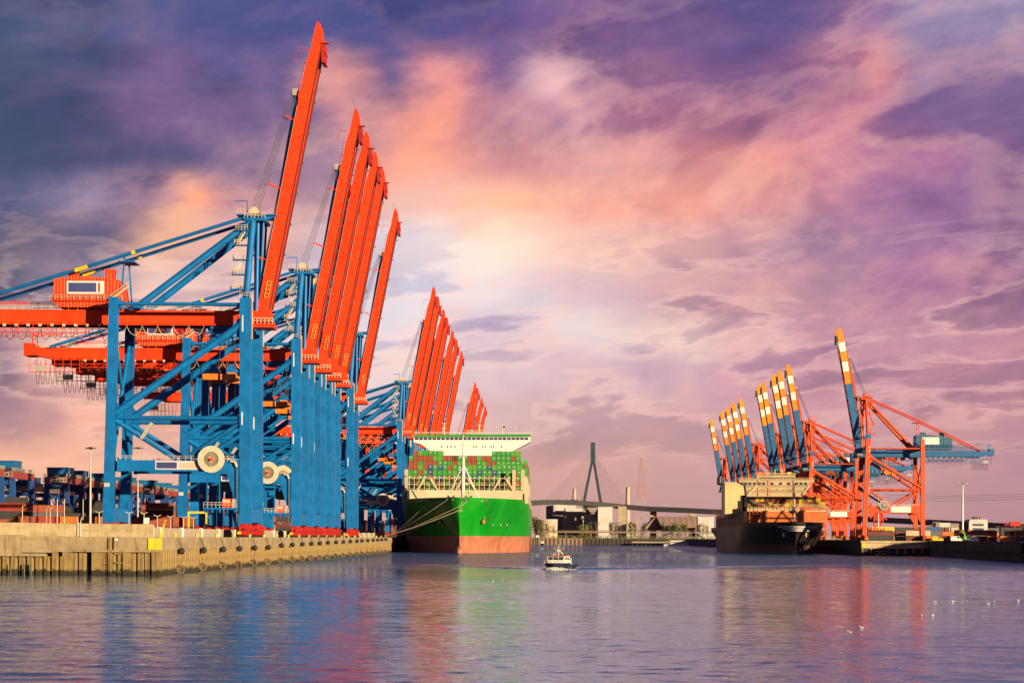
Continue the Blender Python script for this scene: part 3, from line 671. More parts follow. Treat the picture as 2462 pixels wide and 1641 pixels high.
            for q in (-4.95, -3.65, -2.1, -0.8, 0.8, 2.1, 3.65, 4.95):
                add('wheel', MB().disc((xx, y + q * k, 0.42 * k), 'x', 0.42 * k, 2.7 * k, 10), 'dark_steel', bo)
            add('warning_plate', MB().box(xx - 1.3 * k, xx - 0.3 * k, y - 6.35 * k, y - 6.15 * k, 0.8 * k, 1.5 * k), 'yellow_paint', bo)
            add('drive_box', MB().box(xx + 0.25 * k, xx + 0.8 * k, y - 6.5 * k, y - 6.2 * k, 1.9 * k, 2.4 * k), 'dark_steel', bo)
    # members that run along the quay
    for xx, w_ in ((P['wlean'], wl), (-G + lean, ll)):
        sb = add('sill_beam', MB().box(xx - w_ * 0.42, xx + w_ * 0.42, -hy + 1.1 * k, hy - 1.1 * k, 3.9 * k, 7.6 * k), A)
        add('sill_rail', MB().rail([(xx + w_ * 0.4, -hy + 1.1 * k, 7.6 * k), (xx + w_ * 0.4, hy - 1.1 * k, 7.6 * k)], 1.1 * k, 0.05, 3), A, sb)
    for xx in (0, -G): add('cross_beam', MB().box(xx - 0.9 * k, xx + 0.9 * k, -hy + 1.1 * k, hy - 1.1 * k, gz1 + 0.05, gz1 + 2.4 * k), A)
    add('cross_beam', MB().box(-G - 0.8 * k, -G + 0.8 * k, -hy + 1.0 * k, hy - 1.0 * k, bz0 + 0.2, bz1 - 0.2), A)
    for s in (-1, 1): add('cross_tube', MB().tube((-G, s * hy, bz1 + 1), (-G, 0, tz + 8 * k), 0.55 * k, 8), A, smooth=True)
    for s in (-1, 1): add('cross_tube', MB().tube((-G, s * hy, gz0 - 2 * k), (-G, 0, tz + 8 * k), 0.5 * k, 8), A, smooth=True)
    # trolley girders
    GM = P['mat_girder']
    for s in (-1, 1):
        g = add('girder', MB().prism([(gx0, gz0 + 1.2 * k), (gx0 + 6 * k, gz0), (gx1, gz0), (gx1, gz1), (gx0, gz1)], s * gy - gw / 2, s * gy + gw / 2), GM)
        add('trolley_rail', MB().box(gx0 + 6 * k, gx1, s * gy - gw / 2 - 0.5 * k, s * gy + gw / 2 + 0.3 * k, gz0 - 0.45 * k, gz0 - 0.15 * k).box(gx0 + 6 * k, gx1, s * gy - 0.3 * k, s * gy + 0.3 * k, gz0 - 0.2 * k, gz0 + 0.05), GM, g)
        add('walkway_rail', MB().rail([(gx0 + 1, s * gy - gw / 2, gz1), (gx1 - 3, s * gy - gw / 2, gz1)], 1.15 * k, 0.05, 2.4), 'rail_cream' if GM != 'euro_blue' else 'euro_blue', g)
    for i in range(9):
        x = gx0 + 1.0 + (gx1 - gx0 - 6) * i / 8
        add('girder_tie', MB().box(x, x + 0.9 * k, -gy + gw / 2 + 0.02, gy - gw / 2 - 0.02, gz1 - 1.6 * k, gz1 - 0.3 * k), GM)
    # rear platform below the girder end, with hanging frame
    rp = add('rear_platform', MB().box(gx0 - 1.5 * k, gx0 + 16 * k, -gy - 2.2 * k, -gy - 0.9 * k, gz0 - 4.45 * k, gz0 - 4.3 * k), GM)
    fr = MB()
    for i in range(7):
        x = gx0 - 1.0 * k + 16.4 * k * i / 6
        fr.beam((x, -gy - 2.0 * k, gz0 - 4.3 * k), (x, -gy - 2.0 * k, gz0 + 0.4), 0.16, 0.16); fr.beam((x, -gy - 2.0 * k, gz0 + 0.3), (x, -gy - gw / 2, gz0 + 0.3), 0.16, 0.16)
    for z in (-3.2, -2.0): fr.beam((gx0 - 1.0 * k, -gy - 2.0 * k, gz0 + z * k), (gx0 + 15.4 * k, -gy - 2.0 * k, gz0 + z * k), 0.12, 0.12)
    add('hanging_frame', fr, GM, rp)
    add('platform_panel', MB().box(gx0 + 1.0 * k, gx0 + 4.5 * k, -gy - 2.2 * k, -gy - 2.06 * k, gz0 - 4.1 * k, gz0 - 2.3 * k), 'galvanised', rp)
    add('end_gantry', MB().beam((gx0 - 0.5, -gy, gz1), (gx0 - 0.5, -gy, gz1 + 4.2 * k), 0.3, 0.3).beam((gx0 - 0.5, gy, gz1), (gx0 - 0.5, gy, gz1 + 4.2 * k), 0.3, 0.3).beam((gx0 - 0.5, -gy, gz1 + 4.2 * k), (gx0 + 9 * k, -gy, gz1 + 4.2 * k), 0.35, 0.3).beam((gx0 - 0.5, -gy, gz1 + 4.2 * k), (gx0 - 0.5, gy, gz1 + 4.2 * k), 0.3, 0.3), GM)
    add('end_box', MB().box(gx0 - 3.2 * k, gx0 - 0.02, -gy - 0.6 * k, gy + 0.6 * k, gz0 + 1.0 * k, gz1 + 1.4 * k), GM)
    add('rail_trestle', MB().rail([(gx0 + 10 * k, gy, gz1 + 1.6 * k), (P['house_x'][0], gy, gz1 + 1.6 * k)], 1.2 * k, 0.1, 6), GM)
    # service truss hung below the girder
    for yy in (-gy - 1.7 * k, gy + 0.9 * k):
        tm = MB(); x0_, x1_ = gx0 + 16 * k, -G - 3; n_ = 16
        for z in (gz0 - 2.9 * k, gz0 - 1.7 * k): tm.beam((x0_, yy, z), (x1_, yy, z), 0.14, 0.14)
        for i in range(n_):
            a_, b_ = x0_ + (x1_ - x0_) * i / n_, x0_ + (x1_ - x0_) * (i + 1) / n_
            tm.beam((a_, yy, gz0 - 2.9 * k), (b_, yy, gz0 - 1.7 * k), 0.09, 0.09)
            if i % 2 == 0: tm.beam((a_, yy, gz0 - 2.9 * k), (a_, yy, gz0 + 0.2), 0.12, 0.12)
        add('service_truss', tm, GM)
    for i in range(5):        # machinery boxes between the girders
        x = -G + 4 * k + i * 5.2 * k; add('girder_machine', MB().box(x, x + 2.4 * k, -gy + gw, gy - gw, gz0 - (1.6 + 0.5 * (i % 3)) * k, gz0 + 0.4 * k), ('dark_steel', 'yard_dark', 'bogie_red')[i % 3] if not P['haunch'] else 'dark_steel')
    # festoon cable under the girder: one long looping line
    def festoon(x0, x1, n, drop):
        pts = []
        for i in range(n):
            a, b = x0 + (x1 - x0) * i / n, x0 + (x1 - x0) * (i + 1) / n
            for j in range(8):
                t = j / 8; pts.append((a + (b - a) * t, -gy - gw / 2 - 0.9 * k, gz0 - 0.6 * k - drop * (1 - (2 * t - 1) ** 2) ** 0.75))
        pts.append((x1, -gy - gw / 2 - 0.9 * k, gz0 - 0.6 * k))
        return MB().pipe(pts, 0.085, 4)
    add('festoon_cable', festoon(gx0 + 17 * k, -G - 2, P['loops'], 4.0 * k), 'cable_black'); add('festoon_cable', festoon(gx0 + 1 * k, gx0 + 12 * k, 7, 8.0 * k), 'cable_black'); add('festoon_cable', festoon(-G - 2, -12 * k, 6, 2.6 * k), 'rail_cream' if not P['haunch'] else 'cable_black')
    for i in range(P['loops'] + 1):
        x = gx0 + 17 * k + (-G - 2 - gx0 - 17 * k) * i / P['loops']
        add('festoon_trolley', MB().box(x - 0.35 * k, x + 0.35 * k, -gy - gw / 2 - 1.2 * k, -gy - gw / 2 - 0.5 * k, gz0 - 1.0 * k, gz0 - 0.3 * k), 'rail_cream')
    # machinery house
    hx0, hx1 = P['house_x']; hz0, hz1 = P['house_z']; yb = gy + 1.6 * k
    xm = (hx0 + hx1) / 2
    if not P['haunch']:
        prof = [(hx0 + 1.6, hz0), (hx1 - 1.2, hz0), (hx1, hz0 + 2.0), (hx1 - 1.0, hz1 - 1.0), (xm, hz1), (hx0 + 0.6, hz1 - 0.7), (hx0, hz0 + 2.0)]
    else: prof = [(hx0, hz0), (hx1, hz0), (hx1, hz1), (hx1 - 3, hz1 + 0.8), (hx0, hz1 - 1.2)]
    hs = add('machinery_house', MB().prism(prof, -yb, yb), P['mat_house'])
    add('house_walkway', MB().rail([(hx0 - 0.6, -yb - 0.5, hz0 + 1.9 * k), (hx1, -yb - 0.5, hz0 + 1.9 * k)], 1.2 * k, 0.06, 1.6), 'rail_cream' if not P['haunch'] else 'euro_blue', hs)
    add('house_ledge', MB().box(hx0 - 0.7, hx1 + 0.3, -yb - 0.7, -yb - 0.02, hz0 + 1.6 * k, hz0 + 1.85 * k), GM, hs)
    px0, px1, pz0, pz1 = P['panel']
    pn = add('sign_panel', MB().box(px0, px1, -yb - 0.16, -yb - 0.02, pz0, pz1), 'white_paint', hs)
    if not P['haunch']:
        w = px1 - px0
        add('sign_field', MB().box(px0 + 0.045 * w, px0 + 0.80 * w, -yb - 0.22, -yb - 0.165, pz0 + 0.45, pz1 - 0.45), 'panel_blue', hs)
        add('sign_stripe', MB().box(px0 + 0.845 * w, px0 + 0.90 * w, -yb - 0.22, -yb - 0.165, pz0 + 0.45, pz1 - 0.45), 'crane_orange', hs)
    for q in ((0.2, 0.32), (0.72, 0.84)):
        a, b = hx0 + (hx1 - hx0) * q[0], hx0 + (hx1 - hx0) * q[1]
        add('roof_vent', MB().box(a, b, -yb * 0.5, yb * 0.1, hz1 - 1.0, hz1 + 1.6 * k).box(a - 0.15, b + 0.15, -yb * 0.55, yb * 0.15, hz1 + 1.6 * k, hz1 + 2.2 * k), P['mat_house'], hs)
    st = MB(); x0_, z0_ = hx1 - 3.2 * k, hz0 + 1.9 * k
    for dy in (0, 0.9): st.beam((x0_, -yb - 0.6 - dy, z0_), (x0_ + 5.2 * k, -yb - 0.6 - dy, z0_ + 3.8 * k), 0.12, 0.3); st.beam((x0_, -yb - 0.6 - dy, z0_ + 1.1), (x0_ + 5.2 * k, -yb - 0.6 - dy, z0_ + 3.8 * k + 1.1), 0.08, 0.08)
    for i in range(9): t = i / 8; st.box(x0_ + 5.2 * k * t - 0.15, x0_ + 5.2 * k * t + 0.15, -yb - 1.5, -yb - 0.6, z0_ + 3.8 * k * t - 0.03, z0_ + 3.8 * k * t + 0.03)
    add('house_stair', st, 'rail_cream' if not P['haunch'] else GM, hs)
    # mast and stays
    py_ = 4.0 * k
    add('brace_saddle', MB().box(P['brace_x'] - 1.0 * k, P['brace_x'] + 1.0 * k, -6.6 * k, 6.6 * k, gz1 + 0.02, gz1 + 0.8 * k), A)
    add('brace_saddle', MB().box(gx0 + 5.4 * k, gx0 + 6.6 * k, -5.2 * k, 5.2 * k, gz1 + 0.02, gz1 + 0.5 * k), A)
    for s in (-1, 1):
        add('mast_column', MB().tube((0.1, s * hy, hl), (ax, s * py_, azz - 1.0), 0.95 * k, 12), A, smooth=True)
        add('mast_column', MB().tube((gx1 - 0.8, s * gy, gz1), (ax + 1.2 * k, s * (py_ - 0.8 * k), azz - 1.2), 0.55 * k, 10), A, smooth=True)
        add('mast_column', MB().tube((gx1 - 0.2, s * gy * 0.6, gz1), (ax + 2.6 * k, s * (py_ - 1.3 * k), azz - 1.6), 0.32 * k, 8), A, smooth=True)
        add('back_brace', MB().tube((ax - 0.8 * k, s * py_, azz - 2.2 * k), (P['brace_x'], s * 5.7 * k, gz1 + 0.5), 0.95 * k, 12), A, smooth=True)
        mid = (P['stay_x'], s * 4.4 * k, P['stay_z'])
        bs = add('back_stay', MB().pipe([(ax - 0.6 * k, s * py_, azz - 0.4 * k), mid, (gx0 + 6 * k, s * 4.4 * k, gz1 + 0.3)], 0.48 * k, 8), A, smooth=True)
        d = (Vector((gx0 + 6 * k, s * 4.4 * k, gz1)) - Vector(mid)).normalized(); m0 = Vector(mid)
        if not P['haunch']:
            add('stay_sleeve', MB().tube(m0 + d * 10.0, m0 + d * 13.6, 0.62, 8), 'yellow_paint', bs)
            add('stay_sleeve', MB().tube(m0 - d * 3.4, m0 - d * 2.4, 0.62, 8), 'yellow_paint', bs)
        add('stay_post', MB().beam((P['stay_x'] + s * 1.2 * k, s * gy * 0.7, gz1), (P['stay_x'], s * gy * 0.85, P['stay_z'] - 0.2), 0.4 * k, 0.4 * k), A)
    add('stay_platform', MB().box(P['stay_x'] - 1.5 * k, P['stay_x'] + 2.8 * k, -gy - 0.8, gy + 0.8, P['stay_z'] - 1.6 * k, P['stay_z'] - 1.3 * k), A)
    ah = add('apex_head', MB().box(ax - 2.2 * k, ax + 3.4 * k, -py_ - 1.2 * k, py_ + 1.2 * k, azz - 1.9 * k, azz - 1.2 * k).box(ax - 0.6 * k, ax + 1.0 * k, -py_ - 0.6 * k, py_ + 0.6 * k, azz - 1.2 * k, azz - 0.5 * k), A)
    add('sheave_block', MB().box(ax - 0.9 * k, ax + 1.3 * k, -py_ - 0.9 * k, -py_ + 1.0 * k, azz - 0.6 * k, azz + 1.2 * k).box(ax - 0.4 * k, ax + 0.9 * k, -py_ - 0.5 * k, py_ + 0.4 * k, azz + 1.2 * k, azz + 1.9 * k), P['mat_sheave'], ah)
    add('apex_rail', MB().rail([(ax - 2.2 * k, -py_ - 1.2 * k, azz - 1.2 * k), (ax + 3.4 * k, -py_ - 1.2 * k, azz - 1.2 * k)], 1.3 * k, 0.06, 0.9).rail([(ax - 4.2 * k, -py_ - 0.6, azz + 0.1 * k), (ax - 2.2 * k, -py_ - 0.6, azz + 0.1 * k)], 1.2 * k, 0.06, 1), P['mat_sheave'], ah)
    add('apex_platform', MB().box(ax - 4.4 * k, ax + 6.4 * k, -py_ - 0.9 * k, py_ + 0.9 * k, azz - 0.4 * k, azz - 0.1 * k).prism([(ax + 3.4 * k, azz - 1.9 * k), (ax + 6.4 * k, azz - 0.4 * k), (ax + 1.2 * k, azz - 0.4 * k)], -py_ - 0.3, -py_ + 0.3), A, ah)
    add('davit', MB().beam((ax - 1.6 * k, -py_, azz), (ax - 1.6 * k, -py_, azz + 3.6 * k), 0.22, 0.22).beam((ax - 1.6 * k, -py_, azz + 3.6 * k), (ax - 5.0 * k, -py_, azz + 3.5 * k), 0.22, 0.25), A, ah)
    # stair landings up the mast
    nl = P['landings']
    for i in range(nl):
        z = hl + 2.5 * k + (azz - hl - 7 * k) * i / (nl - 1); t = (z - hl) / (azz - hl); yy = -hy + (hy - py_) * t; xx = 0.1 + (ax - 0.1) * t
        pl = add('mast_landing', MB().box(xx - 4.4 * k, xx - 0.7 * k, yy - 0.6, yy + 1.2, z - 0.22, z), A)
        add('landing_rail', MB().rail([(xx - 4.3 * k, yy + 1.1, z), (xx - 4.3 * k, yy - 0.55, z), (xx - 1.0 * k, yy - 0.55, z)], 1.3 * k, 0.06, 0.9), P['mat_sheave'], pl)
        if i < nl - 1:
            dz = (azz - hl - 7 * k) / (nl - 1); x0_, x1_ = (xx - 3.8 * k, xx - 1.4 * k) if i % 2 else (xx - 1.4 * k, xx - 3.8 * k); stp = MB()
            for dy in (0.1, 0.9): stp.beam((x0_, yy + dy, z), (x1_, yy + dy + (hy - py_) * dz / (azz - hl), z + dz), 0.1, 0.28); stp.beam((x0_, yy + dy, z + 1.1), (x1_, yy + dy + (hy - py_) * dz / (azz - hl), z + dz + 1.1), 0.07, 0.07)
            add('mast_stair', stp, P['mat_sheave'], pl)
    # boom, raised
    gyo = gy; gy = 2.55 * k
    (bx0, bzz0), (bx1, bzz1), dep = P['boom_foot'], P['boom_top'], P['boom_depth']
    L = math.hypot(bx1 - bx0, bzz1 - bzz0); dx, dz = (bx1 - bx0) / L, (bzz1 - bzz0) / L
    def bp_(a, t): return (bx0 + dx * a - dz * t, bzz0 + dz * a + dx * t)      # along the boom, across (towards land)
    Lt = L + 3.4 * k
    prof = [bp_(0, 0), bp_(L * 0.99, 0), bp_(Lt, dep * 0.42), bp_(Lt + 0.6 * k, dep * 0.72), bp_(Lt - 1.2 * k, dep * 0.8), bp_(L - 3.6 * k, dep * 0.82), bp_(L - 8.0 * k, dep), bp_(L * 0.80, dep), bp_(L * 0.80, dep * 1.10), bp_(L * 0.775, dep * 1.10), bp_(L * 0.77, dep), bp_(3.0 * k, dep), bp_(0.6 * k, dep * 1.12), bp_(-0.4 * k, dep * 0.8)]
    bands = P['bands']
    for s in (-1, 1):
        y0_, y1_ = s * gy - gw / 2, s * gy + gw / 2
        if not bands:
            bg = add('boom_girder', MB().prism(prof, y0_, y1_), B)
        else:
            cuts = [0.0] + [c for c, _ in bands]
            bg = None
            for j, (c1, mm) in enumerate(bands):
                a0, a1 = L * cuts[j] + (0.02 if j else 0), L * c1
                pl = [bp_(a0, 0), bp_(a1, 0), bp_(a1, dep), bp_(a0, dep)]
                if j == len(bands) - 1: pl = [bp_(a0, 0), bp_(L, 0), bp_(Lt, dep * 0.3), bp_(Lt, dep * 0.8), bp_(L - 4 * k, dep), bp_(a0, dep)]
                bg = add('boom_girder', MB().prism(pl, y0_, y1_), mm)
        p0, p1 = bp_(1, -0.22 * k), bp_(L * 0.97, -0.22 * k)
        add('boom_rail', MB().beam((p0[0], s * gy - gw * 0.2, p0[1]), (p1[0], s * gy - gw * 0.2, p1[1]), gw * 0.7, 0.3 * k), 'yard_dark', bg)
        pts = [bp_(L * q, dep + 0.05) for q in (0.12, 0.74)]
        add('boom_handrail', MB().beam((pts[0][0], s * gy - gw / 2 - 0.15, pts[0][1]), (pts[1][0], s * gy - gw / 2 - 0.15, pts[1][1]), 0.09, 0.09), 'galvanised', bg)
    wk = MB(); a0, a1 = bp_(L * 0.08, dep + 0.75 * k), bp_(L * 0.90, dep + 0.75 * k); wk.beam((a0[0], -gy, a0[1]), (a1[0], -gy, a1[1]), 0.08, 0.08)
    for i in range(30):
        c = bp_(L * (0.08 + 0.82 * i / 29), dep - 0.02); e = bp_(L * (0.08 + 0.82 * i / 29), dep + 0.78 * k); wk.beam((c[0], -gy, c[1]), (e[0], -gy, e[1]), 0.1, 0.1)
    add('boom_walkway', wk, 'yard_dark')
    for i in range(9):
        a = L * (0.04 + 0.93 * i / 8); c = bp_(a, dep * 0.5)
        add('boom_tie', MB().beam((c[0], -gy + gw / 2 + 0.02, c[1]), (c[0], gy - gw / 2 - 0.02, c[1]), dep * 0.4, dep * 0.6, side=(dx, 0, dz)), B if not bands else 'dark_steel')
    for i in range(8):
        c = bp_(L * (0.10 + 0.78 * i / 7), 0); e = (c[0] + 1.2 * k, c[1] - 0.1)
        fl = add('boom_lamp', MB().beam((c[0], -gy, c[1]), (e[0], -gy, e[1]), 0.08, 0.08).box(e[0] - 0.08, e[0] + 0.3 * k, -gy - 0.2, -gy + 0.2, e[1] - 0.5 * k, e[1] + 0.1), 'wire_grey')
    for q in (0.18, 0.44, 0.69):
        c = bp_(L * q, dep); e = bp_(L * q + 0.8 * k, dep + 5.2 * k * (1.15 - q * 0.9))
        add('stay_arm', MB().beam((c[0], -gy, c[1]), (e[0], -gy, e[1]), 0.4 * k, 0.4 * k), B)
    c = bp_(L - 1.5 * k, -0.3 * k)
    add('tip_frame', MB().box(c[0] - 0.3 * k, c[0] + 0.6 * k, -gy - 0.4, gy + 0.4, c[1] - 5.2 * k, c[1] + 0.2 * k).box(c[0] + 0.6 * k, c[0] + 0.8 * k, -gy - 0.5, gy + 0.5, c[1] - 5.4 * k, c[1] - 5.0 * k).box(c[0] + 0.6 * k, c[0] + 0.8 * k, -gy - 0.5, gy + 0.5, c[1] - 2.6 * k, c[1] - 2.2 * k).box(c[0] - 0.5 * k, c[0] + 1.7 * k, -gy - 0.9, -gy + 0.4, c[1] - 0.2, c[1] + 0.1), 'bogie_red' if not bands else 'dark_steel')
    c = bp_(L - 5 * k, dep); e = (c[0] - 2.6 * k, c[1] + 1.6 * k)
    add('tip_davit', MB().beam((c[0], -gy, c[1] + 1.2), (e[0], -gy, e[1]), 0.14, 0.14).beam((e[0], -gy, e[1]), (e[0] - 0.5, -gy, e[1] - 3.6 * k), 0.12, 0.12), 'bogie_red' if not bands else 'band_orange')
    c = bp_(Lt, dep * 0.6); add('tip_aerial', MB().beam((c[0], -gy, c[1]), (c[0] - 1.2, -gy, c[1] + 3.6 * k), 0.1, 0.1), 'dark_steel')
    # folded fore stay and hoist ropes
    q = bp_(L * 0.785, dep + 0.9 * k); mid = (ax + 5.6 * k, azz - 1.2 * k)
    for s in (-1, 1):
        add('fore_stay', MB().beam((q[0], s * gy * 0.8, q[1]), (mid[0], s * gy * 0.8, mid[1]), 0.7 * k, 0.85 * k), A)
        add('fore_stay', MB().beam((mid[0], s * gy * 0.8, mid[1]), (gx1 - 0.6, s * gy * 0.8, gz1 + 3.0 * k), 0.6 * k, 0.75 * k), A)
    add('stay_head', MB().box(q[0] - 1.2 * k, q[0] + 0.6 * k, -gy, gy, q[1] - 0.4 * k, q[1] + 1.4 * k), 'galvanised')
    for i in range(4):
        add('hoist_rope', MB().tube((ax - 0.9 * k + 0.7 * k * i, -gy * 0.7, azz + 1.2 * k), (q[0] - 1.3 * k + 0.35 * k * i, -gy * 0.7, q[1] + 0.5), 0.075, 4), 'wire_grey')
    # hinge
    add('hinge_platform', MB().box(gx1 - 1.5 * k, gx1 + 3.9 * k, -gy - 2.0 * k, gy + 1.4 * k, gz0 - 0.9 * k, gz0 + 0.1 * k).box(gx1 - 0.6 * k, gx1 + 3.4 * k, -gy - 1.2 * k, gy + 1.0 * k, gz0 + 0.1 * k, gz0 + 1.0 * k), GM if not bands else 'dark_steel')
    for s in (-1, 1): add('hinge_bracket', MB().prism([(gx1 - 1.0 * k, gz0 + 1.0 * k), (gx1 + 3.2 * k, gz0 + 1.0 * k), (gx1 + 2.2 * k, gz1 + 1.5 * k), (gx1 - 0.4 * k, gz1 + 1.0 * k)], s * gy - gw * 0.7, s * gy + gw * 0.7), B)
    add('hinge_rail', MB().rail([(gx1 - 1.4 * k, -gy - 1.9 * k, gz0 + 0.1 * k), (gx1 + 3.8 * k, -gy - 1.9 * k, gz0 + 0.1 * k)], 1.5 * k, 0.09, 1.0), 'rail_cream')
    c = bp_(3.6 * k, dep * 0.4); e = bp_(8.0 * k, dep * 0.4); lad = MB()
    for t in (-0.28, 0.28): lad.beam((c[0] - dz * t * 2, -gy - gw / 2 - 0.25, c[1]), (e[0] - dz * t * 2, -gy - gw / 2 - 0.25, e[1]), 0.16, 0.16)
    for i in range(5): t = i / 4; m0 = (c[0] + (e[0] - c[0]) * t, c[1] + (e[1] - c[1]) * t); lad.beam((m0[0] - 0.56, -gy - gw / 2 - 0.25, m0[1]), (m0[0] + 0.56, -gy - gw / 2 - 0.25, m0[1]), 0.16, 0.16)
    add('boom_ladder', lad, 'ladder_buff' if not bands else 'dark_steel')
    gy = gyo
    # trolley, cab, ropes, spreader
    tx, sz = P['trolley_x'], P['spreader_z']
    tr = add('trolley', MB().box(tx - 4 * k, tx + 4 * k, -gy + gw, gy - gw, gz0 - 1.6 * k, gz0 - 0.5 * k).box(tx - 3 * k, tx + 3 * k, -gy - 0.4 * k, -gy + gw, gz0 - 1.3 * k, gz0 - 0.6 * k), A)
    add('trolley_rail_guard', MB().rail([(tx - 4 * k, -gy - 0.3 * k, gz0 - 3.2 * k), (tx + 4 * k, -gy - 0.3 * k, gz0 - 3.2 * k)], 1.4 * k, 0.08, 1.2).box(tx - 4 * k, tx + 4 * k, -gy - 0.4 * k, -gy + 0.4, gz0 - 3.5 * k, gz0 - 3.2 * k), A, tr)
    cb = add('operator_cab', MB().box(tx + 4.6 * k, tx + 7.2 * k, -1.4 * k, 1.4 * k, gz0 - 5.4 * k, gz0 - 2.6 * k).box(tx + 4.9 * k, tx + 6.9 * k, -1.0 * k, 1.0 * k, gz0 - 2.6 * k, gz0 - 0.6 * k), 'white_paint' if not P['haunch'] else GM)
    add('cab_window', MB().box(tx + 4.7 * k, tx + 7.0 * k, -1.46 * k, -1.41 * k, gz0 - 4.6 * k, gz0 - 3.2 * k), 'glass_dark', cb)
    for q in (-2.6, 2.2):
        hb = add('head_block', MB().box(tx + (q - 1.5) * k, tx + (q + 1.5) * k, -1.6 * k, 1.6 * k, sz + 2.0 * k, sz + 3.0 * k).prism([(tx + (q - 1.0) * k, sz + 3.0 * k), (tx + (q + 1.0) * k, sz + 3.0 * k), (tx + (q + 0.5) * k, sz + 4.4 * k), (tx + (q - 0.5) * k, sz + 4.4 * k)], -0.8 * k, 0.8 * k), A)
        add('spreader', MB().box(tx + (q - 1.9) * k, tx + (q + 1.9) * k, -5.6 * k, 5.6 * k, sz + 0.5 * k, sz + 1.2 * k).box(tx + (q - 2.0) * k, tx + (q + 2.0) * k, -6.2 * k, -5.5 * k, sz - 0.3 * k, sz + 1.3 * k).box(tx + (q - 2.0) * k, tx + (q + 2.0) * k, 5.5 * k, 6.2 * k, sz - 0.3 * k, sz + 1.3 * k).box(tx + (q - 1.2) * k, tx + (q + 1.2) * k, -1.8 * k, 1.8 * k, sz + 1.2 * k, sz + 2.0 * k), 'spreader_orange')
        for sx in (-1, 1):
            for sy in (-1, 1): add('spreader_rope', MB().tube((tx + (q + sx * 0.9) * k, sy * 1.0 * k, sz + 3.0 * k), (tx + (q * 0.8 + sx * 1.6) * k, sy * 1.6 * k, gz0 - 1.5 * k), 0.06, 4), 'wire_grey')
    # cable reel on the near portal beam
    rx, rz, rr = P['reel']; ry = -hy - 1.9 * k
    if P['haunch']:
        rl = add('cable_reel', MB().disc((rx, ry, rz), 'y', rr * 0.72, 0.5, 28, rr * 0.55), 'galvanised')
        sp = MB()
        for i in range(28): a = 2 * math.pi * i / 28; sp.beam((rx + 0.3 * math.cos(a), ry, rz + 0.3 * math.sin(a)), (rx + rr * math.cos(a), ry, rz + rr * math.sin(a)), 0.1, 0.1)
        add('reel_spokes', sp, 'galvanised', rl)
    else:
        rl = add('cable_reel', MB().disc((rx, ry, rz), 'y', rr, 0.55, 40, rr * 0.56), 'reel_cream')
        sp = MB(); sd = MB()
        for i in range(30):
            a = 2 * math.pi * i / 30
            sp.beam((rx + rr * 0.22 * math.cos(a), ry, rz + rr * 0.22 * math.sin(a)), (rx + rr * 0.58 * math.cos(a), ry, rz + rr * 0.58 * math.sin(a)), 0.3, 0.05, 0.3, 0.11)
            sd.beam((rx + rr * 0.57 * math.cos(a), ry - 0.29, rz + rr * 0.57 * math.sin(a)), (rx + rr * 0.985 * math.cos(a), ry - 0.29, rz + rr * 0.985 * math.sin(a)), 0.05, 0.07)
        add('reel_spokes', sp, 'reel_cream', rl); add('rim_ribs', sd, 'galvanised', rl)
        add('reel_disc', MB().disc((rx, ry + 0.3, rz), 'y', rr * 0.24, 0.3, 20), 'reel_cream', rl); add('reel_back', MB().disc((rx, ry + 0.34, rz), 'y', rr * 0.57, 0.05, 24), 'reel_dark', rl)
    add('reel_hub', MB().disc((rx, ry - 0.2, rz), 'y', rr * 0.14, 0.7, 12), 'crane_orange' if not P['haunch'] else 'galvanised', rl)
    add('reel_axle', MB().tube((rx, ry + 0.3, rz), (rx, -hy - 0.9 * k, rz), 0.35 * k, 8), A, rl)
    # sign on the portal beam
    sx0, sx1 = P['beam_sign']; yy = -hy - 0.95 * k
    bs = add('beam_sign', MB().box(sx0, sx1, yy - 0.16, yy - 0.02, bz0 + 0.45 * k, bz1 - 0.15 * k), 'white_paint')
    if not P['haunch']:
        xm = sx0 + (sx1 - sx0) * 0.49
        add('sign_field', MB().box(sx0 + 0.35, xm, yy - 0.22, yy - 0.165, bz0 + 0.75, bz1 - 0.5), 'panel_blue', bs); add('sign_field', MB().box(xm + 0.6, sx1 - 0.3, yy - 0.22, yy - 0.165, bz0 + 0.75, bz1 - 0.5), 'panel_cream', bs)
    # checker's platform hung under the portal beam beside the water-side leg
    zf = 7.3 * k
    pf = add('service_platform', MB().box(-10.6 * k, -1.8 * k, -hy - 2.2 * k, -hy + 1.5 * k, zf, zf + 0.5 * k), A)
    for i in range(5): add('platform_girder', MB().box(-10.4 * k + i * 2.0 * k, -10.1 * k + i * 2.0 * k, -hy - 2.1 * k, -hy + 1.4 * k, zf - 0.8 * k, zf), A, pf)
    add('platform_rail', MB().rail([(-10.5 * k, -hy - 2.1 * k, zf + 0.5 * k), (-1.9 * k, -hy - 2.1 * k, zf + 0.5 * k)], 1.4 * k, 0.06, 1.1), 'rail_cream', pf)
    for x in (-9.7, -6.4): add('platform_hanger', MB().beam((x * k, -hy - 1.4 * k, zf + 0.5 * k), (x * k, -hy - 1.4 * k, bz0 + 0.1), 0.35 * k, 0.35 * k), A, pf)
    cbn = add('control_cabin', MB().box(-5.6 * k, -3.4 * k, -hy - 2.0 * k, -hy, zf + 0.52 * k, zf + 2.9 * k), 'crane_orange' if not P['haunch'] else A, pf)
